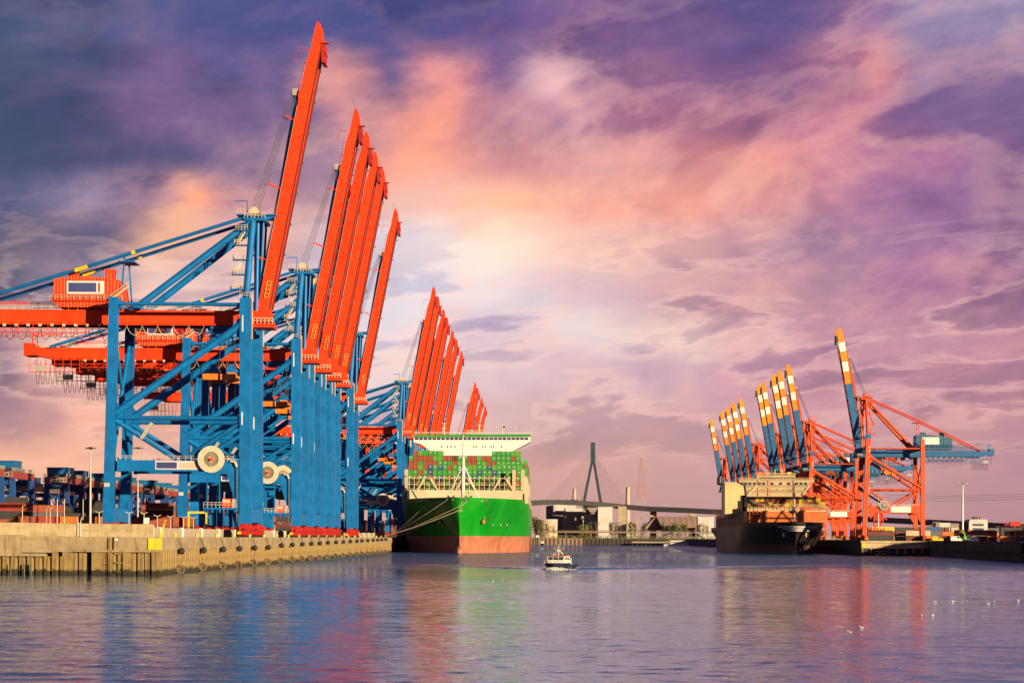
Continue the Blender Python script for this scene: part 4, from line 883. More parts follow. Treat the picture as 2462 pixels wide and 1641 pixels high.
    if not P['haunch']:
        for i in range(3): add('cabin_window', MB().box((-5.45 + 0.68 * i) * k, (-4.9 + 0.68 * i) * k, -hy - 2.06 * k, -hy - 2.01 * k, zf + 1.75 * k, zf + 2.7 * k), 'panel_cream', pf)
        add('switch_cabinet', MB().box(-3.0 * k, -2.1 * k, -hy - 1.9 * k, -hy - 1.2 * k, zf + 0.52 * k, zf + 2.8 * k), 'galvanised', pf)
        add('power_cable', MB().pipe([(-3.4, -hy - 1.3, bz1 - 0.4), (-2.6, -hy - 1.4, bz1 - 0.2), (-2.0, -hy - 1.4, bz1 - 1.0), (-1.9, -hy - 1.4, bz1 - 3), (-1.9, -hy - 1.35, 4.0)], 0.14, 6), 'dark_steel')
        add('cable_guide', MB().beam((-3.6, -hy - 1.3, bz1 - 0.1), (-2.3, -hy - 1.5, bz1 - 0.3), 0.5, 0.5).beam((-2.3, -hy - 1.5, bz1 - 0.3), (-1.8, -hy - 1.5, bz1 - 1.6), 0.5, 0.5), 'rail_cream')
        add('access_stair', MB().beam((-G + 7.5, -hy - 0.2, tz - 5.6), (-G + 10.4, -hy - 0.2, tz - 1.4), 1.0, 0.9), 'galvanised')
        add('number_plate', MB().box(-G + lean - 0.9, -G + lean + 0.5, -hy - 1.2, -hy - 1.14, 13.2, 14.2), 'white_paint')
    return r
LEFT = dict(name='quay_crane', gauge=35.0, span=21.0, leg_h=63.6, mat_leg='crane_blue', mat_boom='crane_orange', mat_girder='crane_orange', mat_house='house_orange', mat_sheave='rail_cream',
            girder_z=(57.4, 61.0), girder_x=(-86.0, 2.6), apex=(0.9, 87.0), beam_z=(17.4, 20.3), brace_z=31.6, lean=-1.2, wlean=0.4, cap=False, haunch=False, bands=None,
            house_x=(-53.0, -34.0), house_z=(61.6, 70.0), panel=(-49.0, -39.0, 65.2, 68.6), brace_x=-30.0, stay_x=-34.0, stay_z=75.6, landings=5, loops=10,
            boom_foot=(5.0, 60.9), boom_top=(19.2, 135.0), boom_depth=3.05, trolley_x=-7.5, spreader_z=42.5, reel=(-8.6, 20.6, 3.55), beam_sign=(-23.6, -11.8))
RIGHT = dict(name='terminal_crane', gauge=26.6, span=19.0, leg_h=50.0, mat_leg='euro_orange', mat_boom='euro_blue', mat_girder='euro_blue', mat_house='house_blue', mat_sheave='euro_orange',
             girder_z=(41.6, 44.6), girder_x=(-61.0, 3.0), apex=(0.2, 71.0), beam_z=(13.6, 17.0), brace_z=25.2, lean=-0.4, wlean=1.6, cap=True, haunch=True,
             bands=[(0.565, 'euro_blue'), (0.672, 'band_orange'), (0.755, 'band_white'), (0.845, 'band_orange'), (0.925, 'band_white'), (1.0, 'band_orange')],
             house_x=(-42.5, -24.5), house_z=(45.2, 52.0), panel=(-36.0, -27.6, 47.6, 51.2), brace_x=-23.5, stay_x=-26.0, stay_z=59.5, landings=4, loops=7,
             boom_foot=(4.4, 45.0), boom_top=(14.6, 102.0), boom_depth=3.1, trolley_x=-12.0, spreader_z=33.0, reel=(-7.6, 17.4, 3.2), beam_sign=(-21.0, -11.0))
LC = make_crane(LEFT); LT = tree(LC)
def depth_for(tip_px, tip_py, z):
    d = 800.0
    for _ in range(30):
        q = VY - tip_py; p = tip_px - VX; b = q * cr + p * sr; d = F * (z - H) / b
    return d
LTIPS = [(765, 65), (862, 270), (885, 325), (908, 372), (928, 410), (945, 508), (1035, 693), (1048, 716), (1060, 746), (1070, 765), (1087, 796), (1097, 818), (1111, 846), (1128, 920), (1138, 935), (1150, 956), (1160, 976)]
LPOS = []
for i, (a, b) in enumerate(LTIPS):
    d = depth_for(a, b, QZ + 138.6)
    o = LC if i == 0 else copy_tree(LT)
    o.location = (QX - 3.5 - (1.8 if i == 5 else 0), d, QZ + 0.02); LPOS.append(d)
    tag(o, 'blue gantry crane with raised orange boom, %s' % ('nearest of the row on the left quay' if i == 0 else nth(i) + ' from the front of the left quay row'), 'gantry crane', 'blue gantry cranes along the left quay')
for i, s in ((0, '52'), (1, '51')):
    pl = [c for c in children(bpy.data.objects['quay_crane' if i == 0 else 'quay_crane.001']) if c.name.startswith('number_plate')][0]
    text('number', s, 'dark_steel', 0.95, (-35 - 1.2 - 0.2, -10.5 - 1.23, 13.7), (R(90), 0, 0), pl)
RC = make_crane(RIGHT); RT = tree(RC)
RTIPS = [(2011, 792), (1903, 878), (1880, 893), (1865, 903), (1845, 920), (1832, 928), (1777, 958), (1761, 970), (1747, 980), (1735, 990), (1712, 1008)]
for i, (a, b) in enumerate(RTIPS):
    d = depth_for(a, b, RZ + 104.4)
    o = RC if i == 0 else copy_tree(RT)
    o.location = (RX + 5.4, d, RZ + 0.02); o.rotation_euler = (0, 0, 0); o.scale = (-1, 1, 1)
    tag(o, 'orange gantry crane with raised banded blue boom, %s' % ('nearest one on the right quay' if i == 0 else nth(i) + ' from the front on the right quay'), 'gantry crane', 'orange gantry cranes along the right quay')
# ---------------------------------------------------------------- containers
def cont_mesh(L):
    """container: corner posts and rails proud of recessed panels, door bars on the near end"""
    w, h, f, d = 1.18, 2.54, 0.14, 0.07
    m = MB()
    for x in (-w, w - f): 
        for y in (0, L - f): m.box(x, x + f, y, y + f, 0, h)
    for z in (0, h - f):
        m.box(-w + f, w - f, 0, f, z, z + f); m.box(-w + f, w - f, L - f, L, z, z + f); m.box(-w, -w + f, f, L - f, z, z + f); m.box(w - f, w, f, L - f, z, z + f)
    m.box(-w + d, w - d, d, L - d, d, h - d)
    for x in (-0.75, -0.35, 0.35, 0.75): m.box(x - 0.03, x + 0.03, 0.0, d, f, h - f)
    m.box(-0.02, 0.02, 0.02, d, f, h - f)
    return m.mesh('container')
CM = {L: cont_mesh(L) for L in (12.2, 6.06)}
for m in CM.values(): m.materials.append(M['container_green'])
LOGO = MB().box(-0.26, 0.26, -0.03, 0.045, 1.55, 2.0).mesh('logo'); LOGO.materials.append(M['white_paint'])
SIDE = MB().box(-1.26, -1.17, 2.0, 5.2, 1.5, 2.2).mesh('side_mark'); SIDE.materials.append(M['white_paint'])
def container(loc, colour, label, group, L=12.2, rz=0.0, logo=False):
    o = link('container', CM[L]); o.location = loc; o.rotation_euler = (0, 0, rz)
    o.material_slots[0].link = 'OBJECT'; o.material_slots[0].material = M['container_' + colour.replace(' ', '_')]
    tag(o, label, 'container', group)
    if logo: link('logo', LOGO, o)
    return o
class Crowd:
    """the many small far containers: one object of kind stuff"""
    def __init__(s): s.mb, s.mi, s.names = MB(), [], []
    def add(s, loc, colour, along_x):
        if colour not in s.names: s.names.append(colour)
        n0 = len(s.mb.f); x, y, z = loc; L = 12.1
        if along_x: s.mb.box(x - L, x, y - 1.2, y + 1.2, z, z + 2.56)
        else: s.mb.box(x - 1.2, x + 1.2, y, y + L, z, z + 2.56)
        s.mi += [s.names.index(colour)] * (len(s.mb.f) - n0)
    def done(s):
        m = s.mb.mesh('far_containers')
        for c in s.names: m.materials.append(M['container_' + c.replace(' ', '_')])
        m.polygons.foreach_set('material_index', s.mi); o = link('far_containers', m); o['kind'] = 'stuff'; o['label'] = 'far rows of stacked containers behind the front stacks'; o['category'] = 'containers'
CROWD = Crowd()
# ---------------------------------------------------------------- hulls
class Hull:
    def __init__(s, B2, L, D, le0, le1, p0, p1, rake):
        s.B2, s.L, s.D, s.le0, s.le1, s.p0, s.p1, s.rake = B2, L, D, le0, le1, p0, p1, rake
    def stem(s, z): t = max(0.0, z / s.D); return 2.0 - s.rake * t ** 1.6
    def half(s, y, z):
        t = max(0.0, min(1.0, z / s.D)); t = t * t * (3 - 2 * t) * 0.7 + t * 0.3
        le, p = s.le0 + (s.le1 - s.le0) * t, s.p0 + (s.p1 - s.p0) * t
        q = max(0.0, min(1.0, (y - s.stem(z)) / le))
        b = s.B2 * math.sin(math.pi / 2 * q) ** p
        e = (s.L - y) / 45.0                                  # finer below the water at the stern
        if e < 1: b *= 1 - (1 - max(0, e)) ** 2 * 0.55 * (1 - min(1, z / (s.D * 0.75))) if z < s.D * 0.75 else 1
        return b
    def surf(s, x, z):
        lo, hi = s.stem(z), s.stem(z) + s.le0
        for _ in range(40):
            m = (lo + hi) / 2
            if s.half(m, z) < abs(x): lo = m
            else: hi = m
        return lo
    def normal(s, x, z):
        e = 0.3; y = s.surf(x, z); sg = 1 if x > 0 else -1
        a = Vector((e * sg, s.surf(abs(x) + e, z) - y, 0)); b = Vector((0, s.surf(x, z + e) - y, e))
        n = a.cross(b); n.normalize()
        return n if n.y < 0 else -n
    def skin(s, zs, n=56, deck=False):
        m = MB(); rows = []
        for z in zs:
            y0 = s.stem(z); row = []
            for i in range(n + 1):
                y = y0 + (s.L - y0) * (i / n) ** 2.1; row.append((s.half(y, z), y))
            rows.append(row)
        k = n + 1
        for row, z in zip(rows, zs):
            for b, y in row: m.v.append((b, y, z))
            for b, y in row: m.v.append((-b, y, z))
        for j in range(len(zs) - 1):
            a, c = j * 2 * k, (j + 1) * 2 * k
            for i in range(n):
                m.f.append((a + i, a + i + 1, c + i + 1, c + i)); m.f.append((a + k + i + 1, a + k + i, c + k + i, c + k + i + 1))
            m.f.append((a + n, a + k + n, c + k + n, c + n))
        if deck:
            a = (len(zs) - 1) * 2 * k
            for i in range(n): m.f.append((a + i, a + i + 1, a + k + i + 1, a + k + i))
        return m
def pxl(root, px, py, d):
    return inv(px, py, d) - Vector(root.location)
def frontal(root, pts, d):
    return [(q.x, q.z) for q in (pxl(root, a, b, d) for a, b in pts)]
# ================================================================ green ship
GX, GY = -40.5, 950.0
gs = tag(empty('container_ship', (GX, GY, 0)), 'huge green container ship with red waterline and white bridge, bow to the viewer', 'ship')
gh = Hull(33.0, 400.0, 26.7, 118, 84, 1.0, 0.60, 7.0)
gh.skin([-2, 0, 1.5, 3, 4.5, 6, 7.2, 8.4], 60).build('lower_hull', 'hull_red', gs, True)
hl_ = gh.skin([8.4, 10, 12, 14, 16, 18, 20, 22, 24, 25.4], 60, True).build('hull', 'hull_green', gs, True)
gh2 = Hull(33.0, 400.0, 26.7, 118, 84, 1.0, 0.60, 7.0)
blw = MB(); k = 0
for i in range(40):
    y0_, y1_ = gh.stem(25.4) + 62 * (i / 40) ** 2, gh.stem(25.4) + 62 * ((i + 1) / 40) ** 2
    for sg in (-1, 1):
        a0, a1 = gh.half(y0_, 25.4) * sg, gh.half(y1_, 25.4) * sg
        b0, b1 = gh.half(y0_ + 0.0, 25.4) * sg * 1.005, gh.half(y1_, 25.4) * sg * 1.005
        blw.add([(a0, y0_, 25.4), (a1, y1_, 25.4), (b1, y1_ - 0.35, 27.0), (b0, y0_ - 0.35, 27.0), (a0 * 0.97, y0_ + 0.5, 25.4), (a1 * 0.97, y1_ + 0.5, 25.4), (b1 * 0.97, y1_ + 0.2, 27.0), (b0 * 0.97, y0_ + 0.2, 27.0)],
                [(0, 1, 2, 3), (4, 7, 6, 5), (3, 2, 6, 7)])
blw.build('bulwark', 'hull_green', gs)
MB().ball((0, 1.0, 0.4), 3.2, 16, 10).build('bulbous_bow', 'hull_red', gs, True).scale = (0.8, 2.0, 1.0)
# anchors in their pockets
for sx, px, py in ((1, 1162, 1247), (-1, 1060, 1249)):
    q = pxl(gs, px, py, 966); y_ = gh.surf(q.x, q.z); n_ = gh.normal(q.x, q.z)
    rx = MB().prism([(-1.6, -1.5), (1.2, -1.5), (2.0, 1.5), (-0.6, 1.5)], -0.16, 0.4).build('anchor_pocket', 'cable_black', gs)
    rx.location = (q.x, y_, q.z); rx.rotation_euler = (0, 0, math.atan2(n_.x, -n_.y)); rx.scale = (sx, 1, 1)
    an = MB().prism([(-1.4, -1.9), (0.6, -2.6), (1.4, -1.3), (0.4, -0.2), (-0.8, -0.6)], -0.55, -0.1).beam((0.2, -0.3, -1.0), (1.0, -0.3, 1.2), 0.4, 0.4).build('anchor', 'hull_red', gs)
    an.location = rx.location; an.rotation_euler = rx.rotation_euler; an.scale = (sx, 1, 1)
for px, ch in ((1184, 'C'), (1202, 'Ø'), (1217, 'Ø')):
    q = pxl(gs, px, 1259, 975); y_ = gh.surf(q.x, q.z); n_ = gh.normal(q.x, q.z)
    t = text('hull_mark', ch, 'white_paint', 2.3, (q.x, y_, q.z) + n_ * 0.12 if False else Vector((q.x, y_, q.z)) + n_ * 0.15, (R(90) + math.asin(max(-1, min(1, n_.z))), 0, math.atan2(n_.x, -n_.y)), gs)
# fore deck: fairleads, windlasses, breakwater, foremast
for px in (1035, 1048, 1078, 1091, 1118, 1128, 1165, 1172):
    q = pxl(gs, px, 1203, 958); y_ = gh.surf(q.x, 25.6)
    MB().box(-0.6, 0.6, -0.35, 0.3, -0.6, 0.6).build('fairlead', 'deck_dark', gs).location = (q.x, y_ - 0.2, 25.9)
for x in (-5.0, 3.6):
    wl_ = MB().disc((x, 16, 28.2), 'y', 2.7, 1.6, 18, 2.1).disc((x, 16, 28.2), 'y', 0.7, 2.0, 10).build('windlass', 'ship_cream', gs)
    MB().beam((x - 2.4, 16, 28.2), (x + 2.4, 16, 28.2), 0.4, 0.4).beam((x, 16, 25.8), (x, 16, 30.6), 0.4, 0.4).box(x - 2.2, x + 2.2, 16.6, 18.5, 25.4, 27.8).build('windlass_frame', 'hull_green', wl_)
MB().prism([(-29.6, 24.8), (29.6, 24.8), (29.6, 31.7), (-29.6, 31.7)], 54, 54.6).build('breakwater', 'ship_cream', gs)
fm = MB().tube((0.6, 25, 25.4), (0.6, 25, 44), 0.95, 12).tube((0.6, 25, 44), (0.6, 25, 55.5), 0.7, 10, 0.35).build('foremast', 'white_paint', gs, True)
for sg in (-1, 1):
    MB().tube((0.6 + sg * 8.6, 27, 25.4), (0.6 + sg * 0.6, 25, 43), 0.28, 6).build('mast_strut', 'white_paint', fm)
    MB().tube((0.6 + sg * 4.0, 26, 34.5), (0.6, 25, 34.5), 0.18, 6).build('mast_strut', 'white_paint', fm)
for z, w_ in ((41.0, 2.2), (47.6, 1.8), (53.5, 2.4)):
    MB().box(0.6 - w_, 0.6 + w_, 24, 26, z, z + 0.2).rail([(0.6 - w_, 24, z + 0.2), (0.6 + w_, 24, z + 0.2)], 1.1, 0.06, 1).build('mast_platform', 'white_paint', fm)
MB().tube((0.6, 25, 55.5), (0.6, 25, 59), 0.12, 5).build('mast_pole', 'white_paint', fm)
# lashing bridge in front of the first bay
def lashing(y, x0, x1, z0, z1, n, braces, mat, root, name='lashing_bridge'):
    m = MB(); st_ = (x1 - x0) / n
    for i in range(n + 1): m.box(x0 + i * st_ - 0.16, x0 + i * st_ + 0.16, y, y + 0.5, z0, z1)
    for z in braces: m.box(x0, x1, y - 0.2, y + 0.7, z - 0.16, z + 0.16)
    for i in range(n): 
        for z in braces[:-1]: m.box(x0 + i * st_, x0 + (i + 1) * st_, y - 0.24, y - 0.16, z + 1.0, z + 1.1)
    return m.build(name, mat, root)
lb = lashing(57.5, -31, 31, 25.5, 39.4, 24, (31.9, 34.8, 38.2), 'ship_cream', gs)
for x in (-19, 0.6, 20):
    for sg in (-1, 1): MB().beam((x + sg * 5.2, 56.9, 31.8), (x + sg * 1.6, 56.9, 37.8), 0.7, 0.7, 0.7, 1.3).build('lashing_brace', 'ship_cream', lb)
for x in (-30, 25.5, 30):
    MB().box(x - 0.9, x + 0.9, 56.6, 57.4, 31.9, 42.5).build('lashing_tower', 'ship_cream', lb)
for b in range(1, 17):
    y = 57.5 + b * 15.0
    if 150 < y < 185: continue
    m = MB()
    for sg in (-1, 1): m.box(sg * 31 - 1.2, sg * 31 + 1.2, y - 1.0, y + 0.9, 25.3, 39.5)
    m.box(-31, 31, y - 0.6, y + 0.6, 38.3, 39.3).build('lashing_bridge', 'ship_cream', gs)
MB().box(31.2, 32.6, 64, 385, 25.3, 31.0).build('side_coaming', 'ship_cream', gs)
MB().box(-32.6, -31.2, 64, 385, 25.3, 31.0).build('side_coaming', 'ship_cream', gs)
MB().box(-30, 30, 60.5, 385, 25.3, 31.55).build('hatch_covers', 'ship_cream', gs)
# containers
Z0, TP, RP = GY, 2.70, 2.56
def col_for(r):
    return r.choices(['green', 'bright green', 'brown', 'blue', 'cream', 'dark red'], [46, 18, 26, 7, 2, 2])[0]
FRONT = ['ugbgggbgggbgggbugbggbbg', 'gbgggubggbggbggbggggbbb', 'gbggbgugbggbguggbggugbg', 'ggbguggggguugguggugggbg', 'bbgbugugbgggggggugggggg']
UPPER = {5: 'bbgbbbgggbggbbggbbgggggg', 6: 'gbbbbGGbbdggbbgbbggggbgg', 7: '.bggggGgggggggggggggggG.'}
CH = {'d': 'dark red', 'g': 'green', 'G': 'bright green', 'b': 'brown', 'u': 'blue'}
for t in range(5):
    for i in range(23):
        c = CH[FRONT[t][i]]
        if c == 'green' and rnd.random() < 0.25: c = 'bright green'
        container((GX + (i - 11) * RP, GY + 62.5, 31.6 + t * TP), c, '%s container %s from the left in tier %s of the green ship front bay' % (c, nth(i), 'one two three four five'.split()[t]), 'containers in the front bay of the green ship', logo=(c in ('green', 'blue') and rnd.random() < 0.8))
TOPS = [7] + [8] * 6 + [7] * 10 + [8] * 6 + [6]
for i in range(24):
    for t in range(5, TOPS[i]):
        c = CH.get(UPPER[t][i], 'green')
        if c == 'green' and rnd.random() < 0.25: c = 'bright green'
        container((GX + (i - 11.5) * RP + 0.5, GY + 77.5, 31.6 + t * TP), c, '%s container %s from the left in tier %s of the green ship second bay' % (c, nth(i), 'one two three four five six seven eight'.split()[t]), 'containers in the second bay of the green ship', logo=(c == 'green' and rnd.random() < 0.8))
for b in range(2, 17):
    y = 62.5 + b * 15.0
    if 150 < y + 6 < 190: continue
    for t in range(3, [7, 6, 5, 6, 7, 6][b % 6]):
        CROWD.add((GX + 11.5 * RP + 1.2, GY + y, 31.6 + t * TP), col_for(rnd), False)
# bridge
BD = 1108.0; yb0 = BD - GY
br = MB().prism(frontal(gs, [(995, 1050), (1275, 1049), (1276, 1061), (1256, 1071), (1236, 1082), (1214, 1090), (1182, 1094.5), (1055, 1094.5), (1043, 1088), (1024, 1075), (1012, 1067), (994, 1062)], BD), yb0, yb0 + 14).build('bridge', 'white_paint', gs)
tw = frontal(gs, [(1056, 1095), (1181, 1095), (1181, 1200), (1056, 1200)], BD)
MB().prism(tw, yb0 + 1, yb0 + 13).build('accommodation', 'white_paint', gs)
MB().prism(frontal(gs, [(994, 1044.5), (1275.5, 1043.5), (1275.5, 1049), (994, 1050)], BD), yb0 - 0.8, yb0 + 14.5).build('bridge_roof', 'roof_green', br)
for i in range(26):
    a = 998 + i * 10.55
    MB().prism(frontal(gs, [(a, 1051.2), (a + 8.6, 1051.2), (a + 8.6, 1056.8), (a, 1056.8)], BD), yb0 - 0.15, yb0 + 0.1).build('window', 'glass_dark', br)
for a in (1062, 1076, 1085, 1094, 1139, 1145, 1161, 1167, 1181, 1187, 1206): MB().prism(frontal(gs, [(a - 1.4, 1071.5), (a + 1.4, 1071.5), (a + 1.4, 1075), (a - 1.4, 1075)], BD), yb0 - 0.12, yb0 + 0.1).build('porthole', 'glass_dark', br)
zr = pxl(gs, 1135, 1043.8, BD).z
MB().rail([((995 - 1305) * BD / F - GX, yb0 - 0.5, zr), ((1275 - 1305) * BD / F - GX, yb0 - 0.5, zr)], 1.2, 0.07, 2.5).build('roof_rail', 'white_paint', br)
def bpx(px): return (px - 1305) * BD / F - GX
m = MB().tube((bpx(1065), yb0 + 5, zr), (bpx(1065), yb0 + 5, zr + 6.5), 0.5, 6, 0.25)
for z in (3.5, 6.3): m.box(bpx(1065) - 1.6, bpx(1065) + 1.6, yb0 + 4.6, yb0 + 5.4, zr + z, zr + z + 0.3)
m.build('signal_mast', 'ship_cream', br)
m = MB().tube((bpx(1206), yb0 + 5, zr), (bpx(1206), yb0 + 5, zr + 6.2), 0.45, 6, 0.2).box(bpx(1206) - 1.4, bpx(1206) + 1.4, yb0 + 4.7, yb0 + 5.3, zr + 5.2, zr + 5.5); m.build('signal_mast', 'ship_cream', br)
MB().box(bpx(1207), bpx(1212), yb0 + 4.9, yb0 + 5.0, zr + 4.0, zr + 5.1).build('flag', 'cable_black', br)
m = MB().box(bpx(1118), bpx(1160), yb0 + 3, yb0 + 7, zr, zr + 1.0).tube((bpx(1130), yb0 + 5, zr + 1), (bpx(1130), yb0 + 5, zr + 2.6), 0.9, 8).tube((bpx(1150), yb0 + 5, zr + 1), (bpx(1150), yb0 + 5, zr + 6.0), 0.5, 6).box(bpx(1145), bpx(1157), yb0 + 4.6, yb0 + 5.4, zr + 5.2, zr + 5.7).rail([(bpx(1118), yb0 + 3, zr + 1), (bpx(1160), yb0 + 3, zr + 1)], 1.6, 0.1, 1.4); m.build('radar_platform', 'ship_cream', br)
MB().tube((bpx(1237), yb0 + 5, zr), (bpx(1237), yb0 + 5, zr + 5.4), 0.1, 5).build('aerial', 'white_paint', br)
# mooring lines from the bow to the left quay
for i, (px, epx) in enumerate(((1035, 938), (1047, 943), (1078, 934), (1091, 948), (1120, 930), (1129, 952), (1165, 926), (1172, 956))):
    q = pxl(gs, px, 1203, 958); s0 = Vector((GX + q.x, GY + gh.surf(q.x, 25.8) - 0.5, 25.9))
    d = 76.9 * F / (VX - epx); e = Vector((QX - 0.9, d, QZ + 0.6)); pts = [s0]
    if q.x > -1: pts.append(Vector((GX - 0.3, GY + gh.stem(20) - 1.0, 22.5 - 0.9 * (i - 4))))
    a = pts[-1]
    for j in range(1, 9): t = j / 8; p = a.lerp(e, t); p.z -= 1.6 * math.sin(math.pi * t) * 0.5; p.y -= (3.5 if True else 0) * math.sin(math.pi * t); pts.append(p)
    tag(MB().pipe(pts, 0.13, 5).build('mooring_line', 'rope'), 'pale mooring rope from the green bow to the quay, %s fairlead from the left' % nth(i), 'rope', 'mooring ropes of the green ship')
# ================================================================ black ship
KX, KY = 127.5, 985.0
ks = tag(empty('cargo_ship', (KX, KY, 0)), 'black hulled container ship with cream bridge moored at the right quay', 'ship')
kh = Hull(21.0, 252.0, 16.2, 100, 66, 1.0, 0.55, 9.0)
kh.skin([-2, 0, 1, 2, 3.2, 4.6], 56).build('lower_hull', 'hull_brown', ks, True)
kh.skin([4.6, 6, 7.5, 9, 10.5, 12, 13.5, 14.6], 56, True).build('hull', 'hull_black', ks, True)
blw = MB()
for i in range(36):
    y0_, y1_ = kh.stem(14.6) + 60 * (i / 36) ** 2, kh.stem(14.6) + 60 * ((i + 1) / 36) ** 2
    for sg in (-1, 1):
        a0, a1 = kh.half(y0_, 14.6) * sg, kh.half(y1_, 14.6) * sg
        blw.add([(a0, y0_, 14.6), (a1, y1_, 14.6), (a1 * 1.01, y1_ - 0.6, 16.4), (a0 * 1.01, y0_ - 0.6, 16.4), (a0 * 0.97, y0_ + 0.4, 14.6), (a1 * 0.97, y1_ + 0.4, 14.6), (a1 * 0.97, y1_, 16.4), (a0 * 0.97, y0_, 16.4)], [(0, 1, 2, 3), (4, 7, 6, 5), (3, 2, 6, 7)])
blw.build('bulwark', 'hull_black', ks)
MB().ball((0, 1.0, 0.2), 2.0, 14, 8).build('bulbous_bow', 'hull_brown', ks, True).scale = (0.8, 2.0, 1.0)
for sx in (1, -1):
    x_, z_ = sx * 5.4, 10.5; n_ = kh.normal(x_, z_)
    an = MB().prism([(-1.0, -1.2), (0.2, -1.8), (1.0, -0.8), (0.5, 1.4), (-0.3, 1.4)], -0.5, 0.3).build('anchor', 'ship_yellowish', ks); an.location = (x_, kh.surf(x_, z_), z_); an.rotation_euler = (0, 0, math.atan2(n_.x, -n_.y))
for j, (z_, w_) in enumerate(((14.0, 10.5), (13.0, 8.5), (12.0, 6.4))):
    pts = []
    for i in range(13): x_ = 2 + w_ * (i / 6 - 1); pts.append((x_, kh.surf(x_, z_) - 0.14, z_))
    MB().pipe(pts, 0.26, 5).build('sunlit_bow_bar', 'white_paint', ks)  # white colour stands in for sunlight caught along the bow
D2 = 1027.0
fw2 = MB().prism(frontal(ks, [(1821, 1256), (1834, 1229), (1985, 1229), (1992, 1256)], D2), D2 - KY, D2 - KY + 0.8).build('breakwater', 'ship_rust', ks)
MB().prism(frontal(ks, [(1833.5, 1229), (1833.5, 1226.5), (1986, 1226.5), (1986, 1229)], D2), D2 - KY - 0.6, D2 - KY + 1).build('breakwater_top', 'ship_yellowish', fw2)
for px in (1836, 1845, 1854, 1866, 1898, 1913, 1921, 1952, 1973, 1982):
    for py in (1233, 1240, 1247): q = pxl(ks, px, py, D2); MB().disc((q.x, D2 - KY - 0.03, q.z), 'y', 0.22, 0.06, 8).build('relief_hole', 'cable_black', fw2)
mm = MB().tube((2.2, 24, 14.6), (2.2, 24, 36.5), 0.55, 10, 0.4).build('foremast', 'ship_cream', ks, True)
for z in (22.0, 32.5): MB().box(0.7, 3.7, 23.3, 24.7, z, z + 0.2).rail([(0.7, 23.3, z), (3.7, 23.3, z)], 1.1, 0.06, 1).build('mast_platform', 'ship_cream', mm)
for sg in (-1, 1): MB().tube((2.2 + sg * 1.6, 25, 14.6), (2.2, 24, 26), 0.16, 5).build('mast_strut', 'ship_rust', mm)
lashing(46, -20.5, 20.5, 14.8, 24.8, 20, (18, 22.3, 24.2), 'ship_rust', ks)
MB().rail([(-20.5, 45.6, 24.4), (20.5, 45.6, 24.4)], 1.6, 0.12, 1.2).build('lashing_rail', 'ship_yellowish', ks)
MB().box(-19.5, 19.5, 49, 235, 14.5, 22.3).build('hatch_covers', 'ship_rust', ks)
TOP2 = ['grey', 'red', 'yellow', 'yellow', 'brown', 'dark red', 'brown', 'brown', 'dark red', 'brown', 'cream', 'brown', 'yellow', 'grey', 'yellow', 'dark red', 'yellow', '']
LOW2 = ['yellow', 'teal', 'brown', 'dark red', 'dark red', 'yellow', 'brown', 'brown', 'yellow', 'yellow', 'yellow', 'brown', 'yellow', 'orange', 'brown', 'brown', 'yellow', 'yellow']
for i in range(18):
    for t, row in ((0, LOW2), (1, TOP2)):
        if row[i]: container((KX - 19.6 + 1.2 + i * 2.3, KY + 50.5, 24.9 + t * 2.62), row[i], '%s container %s from the left, %s tier of the black ship front bay' % (row[i], nth(i), ('lower', 'upper')[t]), 'containers on the black ship').scale = (0.93, 1, 1)
i = 0
for y, n in ((70, 4), (85, 3), (100, 2), (115, 2), (130, 1), (145, 1), (160, 1)):
    for t in range(n):
        c = ['grey', 'black', 'grey', 'dark red', 'black', 'brown', 'grey'][i % 7]; i += 1
        container((KX - 18.6, KY + y, 22.4 - 3.0 + t * 2.62 + (1.5 if y < 90 else 0)), c, '%s container in the left side stacks of the black ship, %s along, %s tier' % (c, nth(int((y - 70) / 15)), nth(t)), 'left side containers on the black ship')
m = MB()
for j in range(26):
    y = 60 + j * 6.5
    m.box(-20.6, -20.3, y, y + 0.35, 14.4, 20.4 if j > 10 else 22)
for z in (16.4, 18.4, 20.0): m.box(-20.62, -20.4, 60, 226, z, z + 0.2)
m.build('side_stanchions', 'dark_steel', ks)
D3 = 1079.0
kb = MB().prism(frontal(ks, [(1776, 1152), (1819, 1150.5), (1820, 1142), (1912, 1142), (1912, 1151.5), (1958, 1152), (1957, 1158), (1946, 1160), (1926, 1193), (1796, 1193), (1792, 1166), (1777, 1158)], D3), D3 - KY, D3 - KY + 11).build('bridge', 'ship_buff', ks)
MB().prism(frontal(ks, [(1797, 1193.5), (1925, 1193.5), (1925, 1250), (1797, 1250)], D3), D3 - KY + 1, D3 - KY + 10).build('accommodation', 'ship_buff', ks)
yk = D3 - KY
for i in range(13):
    a = 1826 + i * 6.5; MB().prism(frontal(ks, [(a, 1146), (a + 5, 1146), (a + 5, 1150), (a, 1150)], D3), yk - 0.12, yk + 0.1).build('window', 'glass_dark', kb)
for a in (1784, 1793, 1803, 1814, 1826, 1836, 1856, 1877, 1896, 1915, 1926, 1937): MB().prism(frontal(ks, [(a - 3.6, 1159), (a + 3.6, 1159), (a + 3.6, 1166), (a - 3.6, 1166)], D3), yk - 0.12, yk + 0.1).build('window', 'glass_dark', kb)
for a in (1830, 1840, 1867, 1884, 1894, 1834, 1850, 1900): MB().prism(frontal(ks, [(a - 1, 1175), (a + 1, 1175), (a + 1, 1177.5), (a - 1, 1177.5)], D3), yk - 0.1, yk + 0.1).build('porthole', 'glass_dark', kb)
for sg, pts in ((0, [(1792, 1193), (1796, 1193), (1822, 1168), (1818, 1166)]), (1, [(1932, 1190), (1928, 1188), (1946, 1163), (1950, 1164)])): MB().prism(frontal(ks, pts, D3), yk - 0.8, yk - 0.2).build('wing_brace', 'ship_cream', kb)
